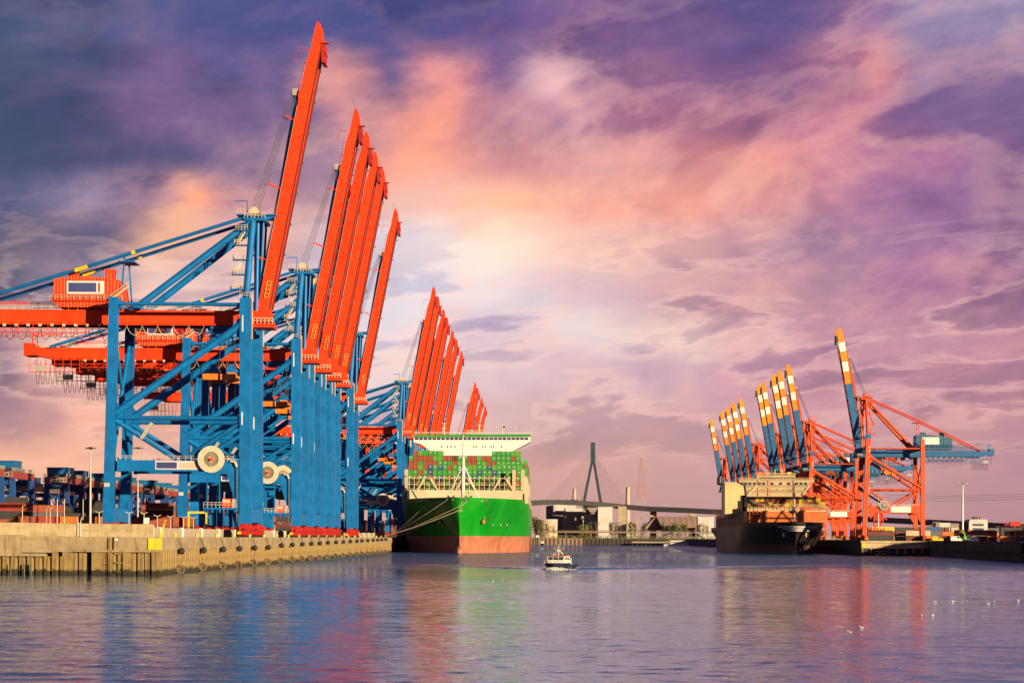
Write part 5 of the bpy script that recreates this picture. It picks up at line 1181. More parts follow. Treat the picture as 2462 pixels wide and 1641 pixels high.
for y0_, x0_, x1_ in ((1152.3, 1776, 1958), (1169.5, 1793, 1943), (1181, 1795, 1933)):
    MB().prism(frontal(ks, [(x0_, y0_), (x1_, y0_), (x1_, y0_ + 1.2), (x0_, y0_ + 1.2)], D3), yk - 0.7, yk - 0.02).build('deck_ledge', 'ship_cream', kb)
    q0, q1 = pxl(ks, x0_, y0_, D3), pxl(ks, x1_, y0_, D3); MB().rail([(q0.x, yk - 0.65, q0.z), (q1.x, yk - 0.65, q1.z)], 1.0, 0.06, 1.3).build('deck_rail', 'ship_yellowish', kb)
for a in (1822, 1847, 1908): q0, q1 = pxl(ks, a, 1152, D3), pxl(ks, a, 1192, D3); MB().beam((q0.x, yk - 0.2, q0.z), (q1.x, yk - 0.2, q1.z), 0.35, 0.35).build('drain_pipe', 'ship_rust', kb)
zr = pxl(ks, 1866, 1141.5, D3).z
def kpx(px): return (px - 1305) * D3 / F - KX
m = MB().rail([(kpx(1820), yk, zr), (kpx(1912), yk, zr)], 1.2, 0.1, 1.5).tube((kpx(1880), yk + 4, zr), (kpx(1880), yk + 4, zr + 4), 0.4, 6).box(kpx(1876), kpx(1884), yk + 3.6, yk + 4.4, zr + 2.2, zr + 2.6).tube((kpx(1864), yk + 4, zr), (kpx(1864), yk + 4, zr + 3.4), 0.3, 6).box(kpx(1893), kpx(1903), yk + 2, yk + 6, zr, zr + 1.8)
m.build('radar_mast', 'ship_yellowish', kb)
D4 = 1165.0
cs = MB().prism(frontal(ks, [(1743, 1159), (1800, 1159), (1800, 1245), (1743, 1245)], D4), D4 - KY, D4 - KY + 22).build('engine_casing', 'ship_yellowish', ks)
MB().prism(frontal(ks, [(1742, 1158.5), (1801, 1158.5), (1801, 1162), (1742, 1162)], D4), D4 - KY - 0.4, D4 - KY + 22.4).build('casing_roof', 'ship_cream', cs)
MB().tube((kpx(1775) * 1.0 - 2, D4 - KY + 8, 40), (kpx(1775) - 2, D4 - KY + 8, 45), 1.6, 10).build('funnel', 'dark_steel', cs)
for i, (sx, ex_, ey) in enumerate(((6, 2006, 1290), (9, 2024, 1292), (12, 2038, 1296), (15, 1998, 1288))):
    s0 = Vector((KX + sx, KY + kh.surf(sx, 14.0) - 0.4, 14.2)); e = Vector((RX + 0.8, RX * F / (ex_ - VX) + 2, RZ + 0.5)); pts = []
    for j in range(9): t = j / 8; p = s0.lerp(e, t); p.z -= 1.5 * math.sin(math.pi * t); pts.append(p)
    tag(MB().pipe(pts, 0.12, 5).build('mooring_line', 'rope'), 'pale mooring rope from the black bow to the right quay, %s from the stem' % nth(i), 'rope', 'mooring ropes of the black ship')
# ================================================================ pilot boat
bt = tag(empty('patrol_boat', (BOAT[0], BOAT[1], -0.35), R(-14)), 'small navy and cream patrol boat heading towards the viewer', 'boat')
bt.scale = (1.05, 1.0, 0.66)
bh = Hull(2.75, 17.0, 2.9, 5.0, 4.4, 0.75, 0.60, 1.3)
bh.skin([-0.6, 0, 0.5, 1.0, 1.5, 2.0, 2.4], 30, True).build('hull', 'boat_navy', bt, True)
m = MB()
for i in range(24):
    for sg in (-1, 1):
        y0_, y1_ = bh.stem(2.4) + 7 * (i / 24) ** 2, bh.stem(2.4) + 7 * ((i + 1) / 24) ** 2
        a0, a1 = bh.half(y0_, 2.4) * sg, bh.half(y1_, 2.4) * sg
        m.add([(a0, y0_, 2.4), (a1, y1_, 2.4), (a1 * 1.02, y1_ - 0.15, 3.0), (a0 * 1.02, y0_ - 0.15, 3.0), (a0 * .94, y0_ + .1, 2.4), (a1 * .94, y1_ + .1, 2.4), (a1 * .95, y1_, 3.0), (a0 * .95, y0_, 3.0)], [(0, 1, 2, 3), (4, 7, 6, 5), (3, 2, 6, 7)])
m.build('bulwark', 'boat_navy', bt)
pts = [(bh.half(y, 2.2) * 1.02, y, 2.15) for y in (bh.stem(2.2) + q for q in (6, 4, 2.5, 1.4, 0.6, 0.1, 0.0))]; pts += [(-a, b, c) for a, b, c in reversed(pts)]
MB().pipe(pts, 0.16, 6).build('rubbing_strake', 'rubber', bt)
MB().rail([(-2.4, 2.6, 2.9), (-1.6, 0.8, 2.9), (0, -0.2, 2.9)], 0.9, 0.035, 0.6).rail([(2.4, 2.6, 2.9), (1.6, 0.8, 2.9), (0, -0.2, 2.9)], 0.9, 0.035, 0.6).build('bow_rail', 'boat_cream', bt)
wh = MB().prism([(3.6, 2.4), (4.1, 4.0), (4.5, 5.55), (10.0, 5.55), (10.4, 2.4)], -2.0, 2.0, 'x').build('wheelhouse', 'boat_cream', bt)
MB().prism([(4.1, 5.55), (10.4, 5.55), (10.3, 5.75), (4.2, 5.75)], -2.25, 2.25, 'x').build('wheelhouse_roof', 'ship_rust', wh)
for a, b in ((-1.8, -0.72), (-0.55, 0.55), (0.72, 1.8)):
    MB().add([(a, 4.09, 4.15), (b, 4.09, 4.15), (b, 4.40, 5.2), (a, 4.40, 5.2), (a, 4.2, 4.15), (b, 4.2, 4.15), (b, 4.5, 5.2), (a, 4.5, 5.2)], [(0, 1, 2, 3), (4, 7, 6, 5), (3, 2, 6, 7), (0, 4, 5, 1), (0, 3, 7, 4), (1, 5, 6, 2)]).build('window', 'glass_dark', wh)
for a in (5.2, 6.8, 8.3): MB().box(1.99, 2.05, a, a + 1.1, 4.2, 5.1).build('window', 'glass_dark', wh)
MB().prism([(10.4, 2.4), (10.4, 4.2), (13.5, 3.6), (13.5, 2.4)], -1.7, 1.7, 'x').build('aft_cabin', 'boat_cream', bt)
ma = MB().tube((0, 7, 5.75), (0, 7, 9.9), 0.13, 6, 0.05).box(-0.35, 0.35, 6.6, 7.4, 7.0, 7.9).box(-1.1, 1.1, 6.9, 7.1, 8.05, 8.15).box(-0.45, 0.45, 6.95, 7.05, 8.9, 9.0)
for sg in (-1, 1): ma.tube((sg * 1.25, 6.6, 5.75), (sg * 0.35, 7, 7.4), 0.1, 5); ma.tube((sg * 1.2, 8.4, 5.75), (sg * 0.35, 7, 7.4), 0.1, 5); ma.tube((sg * 1.05, 7, 8.1), (sg * 1.05, 7, 9.1), 0.03, 4)
ma.build('mast', 'boat_cream', bt)
for sg in (-1, 1): MB().tube((sg * 1.75, 5.6, 5.75), (sg * 1.75, 5.0, 6.15), 0.22, 8).build('searchlight', 'dark_steel', bt)
MB().tube((2.2, 8.5, 2.4), (2.5, 9.5, 4.6), 0.09, 5).tube((2.5, 9.5, 4.6), (1.9, 8.5, 5.2), 0.09, 5).build('side_davit', 'boat_cream', bt)
n_ = bh.normal(1.7, 1.5)
text('hull_number', '29', 'white_paint', 1.0, Vector((1.55, bh.surf(1.55, 1.45), 1.45)) + n_ * 0.06, (R(80), 0, math.atan2(n_.x, -n_.y)), bt)
fm = MB()
for i in range(900):
    sg = rnd.choice((-1, 1)); t = rnd.random() ** 1.2; y = -1.2 + t * 16; w0 = bh.half(max(y, bh.stem(0) + 0.05), 0.4)
    x = sg * (w0 * 0.9 + rnd.random() ** 1.6 * (0.6 + 2.6 * min(1, (y + 1.4) / 5))); r_ = (0.30 - 0.16 * t) * rnd.uniform(0.5, 1.4)
    fm.ball((x, y, 0.35 + rnd.uniform(-0.05, 0.75) * max(0, 1 - abs(y - 2.0) / 4.0) * (1 - min(1, (abs(x) - w0) / 2.6))), r_, 6, 4, 0.55)
f_ = fm.build('bow_wave', 'foam', None, True); f_['kind'] = 'stuff'; f_['label'] = 'white foam of the bow wave around the small patrol boat'; f_['category'] = 'foam'; f_.location = bt.location; f_.rotation_euler = bt.rotation_euler
# ---------------------------------------------------------------- left container yard
def make_yard_crane():
    r = empty('yard_crane')
    for sx in (-1, 1):
        g = MB().box(sx * 3.4 - 0.7, sx * 3.4 + 0.7, -15, 15, 19.6, 22.0).build('girder', 'yard_red', r)
        MB().rail([(sx * 4.2, -15, 22.0), (sx * 4.2, 15, 22.0)], 1.2, 0.07, 1.5).build('girder_rail', 'galvanised', g)
        for sy in (-1, 1):
            MB().beam((sx * 4.6, sy * 12.5, 0.8), (sx * 3.6, sy * 12.5, 19.5), 1.5, 1.5, 1.9, 1.7).build('leg', 'yard_blue', r)
            MB().box(sx * 4.6 - 1.2, sx * 4.6 + 1.2, sy * 12.5 - 0.6, sy * 12.5 + 0.6, 0, 0.8).build('wheel_set', 'bogie_red', r)
    for sy in (-1, 1):
        MB().box(-3.7, 3.7, sy * 12.5 - 0.5, sy * 12.5 + 0.5, 17.4, 19.4).build('end_beam', 'yard_blue', r)
        MB().box(-3.9, 3.9, sy * 12.5 - 0.5, sy * 12.5 + 0.5, 1.2, 2.6).build('sill_beam', 'yard_blue', r)
        MB().tube((-4.4, sy * 12.5, 3), (3.8, sy * 12.5, 16.8), 0.22, 5).build('brace', 'yard_blue', r); MB().tube((4.4, sy * 12.5, 3), (-3.8, sy * 12.5, 16.8), 0.22, 5).build('brace', 'yard_blue', r)
    h = MB().box(-4.6, 3.4, -9, 0.5, 23.3, 25.6).build('machinery_house', 'yard_house', r)
    MB().box(-4.9, 3.7, -9.3, 0.8, 25.6, 25.8).build('house_roof', 'yard_house', h)
    MB().box(-4.2, 4.2, -10, 1.5, 22.1, 23.2).build('trolley', 'dark_steel', r)
    MB().box(-4.4, -3.2, -12.4, -10.5, 16.0, 19.0).build('stair_tower', 'galvanised', r)
    MB().box(1.0, 3.0, -11.8, -9.6, 16.2, 18.8).build('operator_cab', 'galvanised', r)
    MB().box(-1.3, 1.3, -8, 4, 12.2, 12.9).build('spreader', 'spreader_orange', r)
    for x in (-0.9, 0.9):
        for y in (-5, 1): MB().tube((x, y, 12.9), (x, y, 22.1), 0.06, 4).build('hoist_rope', 'wire_grey', r)
    MB().rail([(-4.4, -15.5, 20.4), (4.4, -15.5, 20.4)], 1.3, 0.08, 1.2).box(-4.5, 4.5, -16.2, -15.02, 20.1, 20.4).build('end_walkway', 'galvanised', r)
    return r
paint('yard_red', (0.30, 0.045, 0.04), dirt=0.3); paint('yard_blue', (0.012, 0.07, 0.26), dirt=0.2); paint('yard_house', (0.006, 0.14, 0.36), dirt=0.15)
YC = make_yard_crane(); YT = tree(YC)
spots = [(-184, 640), (-184, 683), (-184, 748), (-184, 783), (-184, 816), (-184, 868), (-184, 912), (-184, 958), (-184, 1004), (-184, 1060), (-232, 700), (-236, 760), (-234, 830), (-230, 880), (-233, 940), (-240, 1010), (-232, 1080)]
for i, (x, y) in enumerate(spots):
    o = YC if i == 0 else copy_tree(YT)
    o.location = (x + rnd.uniform(-2, 2), y, QZ + 0.02)
    tag(o, 'blue yard gantry with dark red girder, %s of the %s row behind the quay wall' % (nth(i if i < 10 else i - 10), 'front' if i < 10 else 'rear'), 'yard crane', 'yard gantries behind the left quay')
# container stacks between the gantries (long sides towards the camera)
YCOL = ['dark red', 'brown', 'dark red', 'black', 'dark red', 'brown', 'grey', 'black', 'red', 'dark red', 'black', 'brown']  # dark colours picked to carry the shade over the yard
blocks = [(590, -128, 3, (1, 2)), (622, -150, 5, (2, 4)), (664, -150, 6, (3, 5)), (715, -145, 6, (3, 5)), (766, -145, 6, (3, 5)), (840, -145, 6, (3, 5)), (890, -145, 6, (3, 5)), (935, -145, 6, (3, 5)), (985, -145, 5, (3, 5))]
for b, (y, x1, n, (lo, hi)) in enumerate(blocks):
    for i in range(n):
        k = rnd.randint(lo, hi)
        for t in range(k):
            c = rnd.choice(YCOL)
            if b > 2: CROWD.add((x1 - i * 12.6, y, QZ + 0.02 + t * 2.62), c, True); continue
            o = container((x1 - i * 12.6, y, QZ + 0.02 + t * 2.62), c, '%s container in yard block %s, stack %s from the quay, %s up' % (c, nth(b), nth(i), nth(t)), 'containers stacked in the left yard', 12.2, R(90))
for (y, x1, n) in ((690, -212, 6), (742, -250, 6), (800, -252, 8), (860, -248, 8), (910, -250, 9), (970, -252, 9)):
    for i in range(n):
        for t in range(rnd.randint(3, 5)): CROWD.add((x1 - i * 12.6, y, QZ + 0.02 + t * 2.62), rnd.choice(YCOL), True)
for b in range(34):                           # the yard goes on behind: far stacks
    y = 1030 + b * 32
    for i in range(18):
        for t in range(rnd.randint(3, 5)): CROWD.add((-128 - i * 12.6, y, QZ + 0.02 + t * 2.62), rnd.choice(YCOL), True)
front = ['brown', 'red', 'orange', 'orange', 'red', 'red', 'brown', 'brown']
for i, c in enumerate(front):
    for t in range(2):
        cc = c if t else ('dark red' if i % 2 else 'brown')
        container((-150.2 + 6.4 * (i + 1), 556, QZ + 0.02 + t * 2.62 + 0.4), cc, '%s short container %s from the left above the flood wall, %s' % (cc, nth(i), 'upper' if t else 'lower'), 'short containers behind the flood wall', 6.06, R(90))
# straddle frame in yellow by the short containers
sfm = tag(empty('straddle_frame', (-101.5, 552, QZ)), 'yellow portal frame beside the short containers', 'frame')
for x in (-2.6, 2.4): MB().box(x, x + 0.45, 0, 0.6, 0, 6.6).build('post', 'yellow_paint', sfm)
MB().box(-2.6, 2.85, 0, 0.6, 6.62, 7.2).build('crossbar', 'yellow_paint', sfm)
sfm.location.x = -150.2 + 52.5; sfm.location.z = QZ
# ---------------------------------------------------------------- lamps
def high_mast(name, px, top, d, zb, label, head_w=2.6, r0=0.34, mat='galvanised', grp='tall light masts'):
    q = inv(px, top, d); o = tag(empty(name, (q.x, d, zb)), label, 'light mast', grp); h = q.z - zb
    MB().tube((0, 0, 0), (0, 0, h * 0.45), r0, 10, r0 * 0.85).tube((0, 0, h * 0.45), (0, 0, h - 0.3), r0 * 0.8, 10, r0 * 0.45).build('pole', mat, o, True)
    hd = MB().disc((0, 0, h), 'z', head_w * 0.22, 0.3, 12).build('lamp_ring', 'dark_steel', o)
    for i in range(8):
        a = i * math.pi / 4; MB().beam((0.2 * math.cos(a), 0.2 * math.sin(a), h), (head_w / 2 * math.cos(a), head_w / 2 * math.sin(a), h - 0.1), 0.5, 0.22).build('lamp_head', 'dark_steel' if mat == 'galvanised' else mat, hd)
    return o
high_mast('light_mast', 218, 1076, 480, QZ, 'tall slim light mast with dark ring head left of the nearest blue crane')
high_mast('light_mast', 332, 1076, 640, QZ, 'tall light mast seen between the legs of the nearest blue crane', 3.4)
high_mast('light_mast', 2315, 1161, 900, RZ, 'tall white light mast beside the white control building', 4.2, 0.55, 'white_paint')
high_mast('light_mast', 2112, 1187, 1150, RZ, 'pale light mast behind the cable reel of the nearest orange crane', 4.4, 0.5, 'white_paint')
def post_lamp(x, y, zb, h, label, grp, double=True):
    o = tag(empty('lamp_post', (x, y, zb)), label, 'lamp post', grp)
    MB().tube((0, 0, 0), (0, 0, h), 0.13, 6, 0.09).build('pole', 'rail_cream', o)
    for s in ((-1, 1) if double else (1,)): MB().beam((0, 0, h), (s * 0.85, 0, h + 0.35), 0.3, 0.14).build('lamp_head', 'rail_cream', o)
for i, px in enumerate((238, 310, 346, 378, 410, 441, 465, 490, 660, 674)):
    d = (QY0 + 60 + i * 9) if i < 3 else 92 * F / (VX - px)
    post_lamp(xat(px, d), d, QZ, 4.9 if i > 2 else 5.4, 'small cream twin lamp post, %s from the left behind the low barrier' % nth(i), 'twin lamp posts behind the barrier')
for i, (px, t) in enumerate(((91, 1170), (138, 1174), (155, 1176), (54, 1216), (74, 1218), (112, 1220), (121, 1222), (200, 1190))):
    d = 545; q = inv(px, t, d); post_lamp(q.x, d, QZ, q.z - QZ, 'thin pale post, %s of those above the flood wall' % nth(i), 'thin posts above the flood wall', False)
# ---------------------------------------------------------------- things at the end of the flood wall
def at_quay(px, d): return xat(px, d)
hc = tag(empty('pump_cabinet', (at_quay(350, 392), 392, QZ)), 'red cabinet with white top box at the end of the flood wall', 'cabinet')
MB().box(-0.5, 0.5, 0, 0.8, 0, 2.7).build('body', 'spreader_orange', hc); MB().box(-0.4, 0.6, -0.05, 0.75, 2.72, 3.9).build('top_box', 'white_paint', hc); MB().box(-0.15, 0.15, -0.06, 0.02, 0.3, 2.2).build('door_slot', 'dark_steel', hc); MB().box(0.55, 1.3, 0.1, 0.5, 1.4, 2.1).build('side_box', 'white_paint', hc)
for i, px in enumerate((358, 366)): tag(MB().box(-0.32, 0.32, 0, 0.6, 0, 2.2).box(-0.36, 0.36, -0.04, 0.64, 2.2, 2.3).build('white_pillar', 'white_paint'), 'white pillar right of the red cabinet, %s one' % nth(i), 'pillar', 'white pillars by the red cabinet').location = (at_quay(px, 396), 396, QZ)
yd = MB().prism([(-0.45, 0), (0.45, 0), (0.3, 1.4), (0.62, 2.6), (0.42, 2.7), (0.0, 1.5)], -0.25, 0.25).beam((0.5, 0, 2.5), (0.75, 0, 3.5), 0.12, 0.12).box(0.5, 1.0, -0.1, 0.1, 3.45, 3.55)
tag(yd.build('gangway_stand', 'yellow_paint'), 'yellow tilted stand with a T top near the quay corner', 'stand').location = (at_quay(389, 402), 402, QZ)
# suspended load below the portal of the nearest cranes: hatch pontoon
for i, d in enumerate(LPOS[:2]):
    o = tag(MB().prism([(-2.4, 2.6), (2.4, 2.6), (2.4, 0.6), (1.4, 0), (-1.8, 0), (-2.4, 0.6)], -5, 5).build('lashing_platform', 'lash_green'), 'dark green lashing platform under the portal of the %s blue crane' % ('nearest' if i == 0 else 'second'), 'platform', 'lashing platforms under the cranes')
    o.location = (QX - 3.5 - 4.6, d - 3, QZ + 12.2)
    pl = MB().box(-2.6, 2.6, -5.2, 5.2, 4.3, 4.6)
    for x in (-2.2, 2.2):
        for y in (-4.6, 4.6): pl.beam((x, y, 2.6), (x, y, 4.3), 0.15, 0.15)
    pl.build('hanging_frame', 'dark_steel', o)
# ---------------------------------------------------------------- trees
def make_tree(px, base, top, d, w, mat, label, zb, n=260, bare=False, grp='trees on the far shore'):
    q = inv(px, top, d); h = max(3.0, q.z - zb); o = tag(empty('tree', (q.x, d, zb)), label, 'tree', grp); r = random.Random(int(px * 7))
    ww = w * d / F / 2
    tk = MB().tube((0, 0, 0), (r.uniform(-.3, .3), 0, h * 0.55), h * 0.03, 6, h * 0.015)
    limbs = []
    for i in range(7):
        a = r.uniform(0, 6.28); e = Vector((math.cos(a) * ww * 0.6, math.sin(a) * ww * 0.6, h * r.uniform(0.55, 0.9))); tk.tube((0, 0, h * r.uniform(0.25, 0.5)), e, h * 0.012, 4, h * 0.004); limbs.append(e)
    tk.build('trunk', 'bark', o)
    m = MB(); cl = [(e.x * r.uniform(0.6, 1.3), e.y * r.uniform(0.6, 1.3), h * r.uniform(0.3, 0.95)) for e in limbs for _ in range(2)] + [(0, 0, h * 0.8), (0, 0, h * 0.6)]
    for i in range(n):
        c = r.choice(cl); s = ww * 0.42
        p = Vector((c[0] + r.gauss(0, s * 0.6), c[1] + r.gauss(0, s * 0.6), min(h * 1.02, max(h * 0.12, c[2] + r.gauss(0, h * 0.09))))); l = h * r.uniform(0.025, 0.06) * (0.6 if bare else 1.0)
        u = Vector((r.gauss(0, 1), r.gauss(0, 1), r.gauss(0, 1))).normalized(); v = u.orthogonal().normalized()
        m.add([p - u * l, p - v * l * 0.6, p + u * l, p + v * l * 0.6], [(0, 1, 2, 3)])
    m.build('crown', mat, o)
    return o
LM = ['leaf_olive', 'leaf_dark', 'leaf_yellow', 'leaf_brown']
TN = ['olive', 'dark green', 'yellowish', 'brown bare']
def blockb(name, px0, px1, y0, y1, d, depth, mat, label, cat='building', windows=None, zb=7.0):
    a, b = inv(px0, y0, d), inv(px1, y1, d); o = tag(empty(name, ((a.x + b.x) / 2, d, zb)), label, cat); w = (b.x - a.x) / 2
    MB().box(-w, w, 0, depth, 0, a.z - zb).build('wall', mat, o)
    MB().box(-w - 0.4, w + 0.4, -0.4, depth + 0.4, a.z - zb, a.z - zb + 0.8).build('roof', 'roof_brown' if mat != 'building_white' else 'building_white', o)
    if windows:
        nx, nz, z0, z1 = windows; hh = a.z - zb
        for j in range(nz):
            for i in range(nx):
                x = -w + 2 * w * (i + 0.5) / nx; z = hh * (z0 + (z1 - z0) * (j + 0.5) / nz); s = w / nx * 0.55
                MB().box(x - s, x + s, -0.15, 0.05, z - hh * 0.03, z + hh * 0.03).build('window', 'glass_dark', o)
    return o
FZ = 7.2
structure(MB().prism([(xat(1240, SH), SH), (3500, SH), (6000, 5000), (-3000, 5000)], -2, FZ, 'z').build('far_terrace', 'earth'))
# far quay wall with timber posts
fq = tag(empty('far_quay_wall', (0, SH - 2, 0)), 'low brown quay wall with dark piles across the far water', 'quay wall')
for i in range(34):
    x0, x1 = xat(1262 + i * 10, SH), xat(1262 + i * 10 + 9.8, SH)
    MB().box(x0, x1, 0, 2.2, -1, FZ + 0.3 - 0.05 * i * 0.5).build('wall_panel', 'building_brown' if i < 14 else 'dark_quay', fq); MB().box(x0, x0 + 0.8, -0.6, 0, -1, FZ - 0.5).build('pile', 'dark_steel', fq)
fp = tag(empty('pier', (xat(1615, SH - 12), SH - 14, 0)), 'long dark timber pier below the far quay', 'pier')
MB().box(xat(-95 + VX, SH), xat(75 + VX, SH), 0, 4, 3.0, 4.2).build('pier_deck', 'pier_concrete', fp)
for i in range(16): MB().box(-42 + i * 4.8, -41.2 + i * 4.8, 0.2, 3.8, -1, 2.98).build('pier_post', 'dark_steel', fp)
# white pontoon station
pn = tag(empty('pontoon', (xat(1630, SH - 30), SH - 34, 0)), 'white floating pontoon station with a low cabin at the far shore', 'pontoon')
MB().box(-15, 15, 0, 8, -0.5, 1.4).build('float', 'white_paint', pn); MB().box(-8, 11, 1.5, 6.5, 1.42, 5.4).build('cabin', 'white_paint', pn); MB().box(-9, 12, 1, 7, 5.42, 5.8).build('cabin_roof', 'building_white', pn)
for i in range(7): MB().box(-7.2 + i * 2.6, -5.6 + i * 2.6, 1.4, 1.52, 3.0, 4.4).build('window', 'glass_dark', pn)
# elevated road and arch
er = tag(empty('elevated_road', (0, 2150, 0)), 'long low beige road viaduct along the far shore', 'viaduct')
for i in range(21): MB().box(xat(1292 + i * 20, 2150), xat(1292 + i * 20 + 19.8, 2150), 0, 9, 13.4, 14.98).build('deck_segment', 'building_brown', er); (MB().box(xat(1300 + i * 20, 2150), xat(1302 + i * 20, 2150), 2, 7, 6, 13.38).build('pier', 'building_brown', er) if i % 3 == 0 else None)
MB().rail([(xat(1292, 2150), 0, 15.0), (xat(1712, 2150), 0, 15.0)], 1.2, 0.14, 8).build('railing', 'deck_dark', er)
ab = tag(empty('arch_bridge', (xat(1640, 2125), 2125, 7)), 'dark steel arch footbridge at the far shore', 'bridge')
for dy in (0, 5):
    pts = [(-24 + 48 * i / 14, dy, 0.5 + 9.0 * (1 - (2 * i / 14 - 1) ** 2)) for i in range(15)]
    MB().pipe(pts, 0.6, 5).build('arch_rib', 'deck_dark', ab)
    for i in range(2, 13, 2): MB().beam((pts[i][0], dy, 2.2), pts[i], 0.2, 0.2).build('hanger', 'deck_dark', ab)
MB().box(-25, 25, 0, 5, 1.6, 2.2).build('deck', 'pier_concrete', ab)
# ---------------------------------------------------------------- cable-stayed bridge
kbz = tag(empty('cable_bridge', (0, 0, 0)), 'cable stayed road bridge with tall blue diamond pylon behind the far shore', 'bridge')
PD = 2650.0
def P3(px, py, d): return inv(px, py, d)
def legpts(pts, dy): return [Vector((p.x, p.y + dy, p.z)) for p in (P3(a, b, PD) for a, b in pts)]
for sgn, side in ((-1, [(1422.8, 1063), (1422.8, 1112), (1405, 1200), (1404, 1216), (1417.5, 1235)]), (1, [(1428.2, 1063), (1428.0, 1112), (1444, 1205), (1445, 1216), (1432, 1235)])):
    pts = legpts(side, 0); ws = (3.0, 3.2, 3.8, 4.0, 4.0)
    for i in range(4): MB().beam(pts[i], pts[i + 1], 6.5, ws[i], 6.5, ws[i + 1]).build('pylon_leg', 'bridge_blue', kbz)
a, b = P3(1408, 1216, PD), P3(1442, 1216, PD); MB().beam(a, b, 5, 3.4).build('pylon_crossbeam', 'bridge_blue', kbz)
a, b = P3(1425.5, 1066, PD), P3(1425.5, 1112, PD); MB().beam(a, b, 4, 1.4).build('pylon_web', 'bridge_blue', kbz)
a = P3(1425, 1235, PD); MB().box(a.x - 12, a.x + 12, PD - 6, PD + 6, 4, a.z).build('pylon_pier', 'pier_concrete', kbz)
DK = [(1150, 1212, 2650), (1250, 1206.5, 2650), (1283, 1204.5, 2650), (1310, 1203, 2650), (1340, 1202.6, 2650), (1380, 1204, 2650), (1425, 1207, 2650), (1470, 1211, 2650), (1500, 1214, 2650), (1560, 1219, 2640), (1640, 1222, 2620), (1720, 1226, 2600), (1850, 1231, 2550), (2083, 1243.5, 2450), (2240, 1251, 2350), (2462, 1262, 2250), (2560, 1268, 2220)]
dk_ = [P3(*q) for q in DK]
for i in range(len(dk_) - 1):
    p, q = dk_[i], dk_[i + 1]
    g = MB().beam((p.x, p.y, p.z - 2.7), (q.x, q.y, q.z - 2.7), 17, 5.4).build('deck_segment', 'deck_dark' if i < 11 else 'building_brown', kbz)
    MB().beam((p.x, p.y - 8.6, p.z + 0.6), (q.x, q.y - 8.6, q.z + 0.6), 0.3, 1.2).build('parapet', 'deck_dark', g)
for px, y0 in ((1496, 1216.5), (1571, 1222), (1664.5, 1226), (1240, 1212), (2250, 1254), (2410, 1262)):
    d = 2640 if px < 1700 else 2300; a = P3(px, y0, d); w = 5.6 if px == 1496 else 4.2
    MB().box(a.x - w, a.x + w, d - 3, d + 3, 3, a.z).build('pier', 'pier_concrete', kbz)
def deckz(px):
    for (a, y0, _), (b, y1, _) in zip(DK, DK[1:]):
        if a <= px <= b: return y0 + (y1 - y0) * (px - a) / (b - a)
for i in range(11):
    t = i / 10
    for px, tp in ((1425 - (20 + 92 * t), 1110 - 26 * t), (1425 + (16 + 72 * t), 1110 - 26 * t)):
        a, b = P3(1425.5, tp, PD), P3(px, deckz(px), PD)
        for dy in (-3, 3): MB().tube((a.x, a.y + dy, a.z), (b.x, b.y + dy * 2.6, b.z), 0.05 if dy > 0 else 0.07, 4).build('stay_cable', 'deck_dark', kbz)
for px in (1310, 1330, 1352, 1376, 1398, 1470, 1500, 1530, 1600, 1660): a = P3(px, deckz(px), PD); MB().box(a.x - 0.15, a.x + 0.15, PD, PD + 0.3, a.z, a.z + 7).build('road_lamp', 'galvanised', kbz)
# ---------------------------------------------------------------- power pylon
def lattice(px, top, base, d, w0, label, red_from=0.45):
    t_, b_ = P3(px, top, d), P3(px, base, d); h = t_.z - 7; o = tag(empty('power_pylon', (t_.x, d, 7)), label, 'pylon'); n = 12
    lo, hi = MB(), MB()
    for i in range(n):
        z0, z1 = h * i / n, h * (i + 1) / n; m = lo if i < n * red_from else hi
        def wd(z): t = z / h; return w0 * (1 - t) ** 1.15 + 0.9
        for sx, sy in ((-1, -1), (1, -1), (1, 1), (-1, 1)):
            m.beam((sx * wd(z0), sy * wd(z0), z0), (sx * wd(z1), sy * wd(z1), z1), 0.3, 0.3)
        for sy in (-1, 1): m.beam((-wd(z0), sy * wd(z0), z0), (wd(z1), sy * wd(z1), z1), 0.17, 0.17); m.beam((wd(z0), sy * wd(z0), z0), (-wd(z1), sy * wd(z1), z1), 0.17, 0.17)
        for sx in (-1, 1): m.beam((sx * wd(z0), -wd(z0), z0), (sx * wd(z1), wd(z1), z1), 0.17, 0.17)
    lo.build('lower_frame', 'galvanised', o); hi.build('upper_frame', 'mast_red', o)
    for z, w in ((h * 0.86, 22), (h * 0.90, 15)): MB().beam((-w, 0, z), (w, 0, z), 0.5, 0.4).beam((-w, 0, z), (0, 0, z + 3), 0.25, 0.25).beam((w, 0, z), (0, 0, z + 3), 0.25, 0.25).build('cross_arm', 'galvanised', o)
    return o
paint('mast_red', (0.46, 0.17, 0.12))
lattice(1542, 1097, 1262, 2850, 10, 'tall red topped lattice power pylon right of the bridge pylon')
for i, (px, t, d, r_) in enumerate(((1381, 1174, 2900, 3.0), (1509.5, 1170, 2800, 3.4))):
    q = P3(px, t, d); o = tag(empty('chimney', (q.x, d, 6)), ('banded chimney left of the blue bridge pylon', 'pale plain chimney between bridge pier and power pylon')[i], 'chimney')
    MB().tube((0, 0, 0), (0, 0, q.z - 6), r_ * 1.2, 12, r_ * 0.8).build('shaft', 'building_cream', o, True)
    if i == 0:
        for z in (0.6, 0.78): MB().disc((0, 0, (q.z - 6) * z), 'z', r_ * 1.6, 1.2, 12).build('collar', 'deck_dark', o)
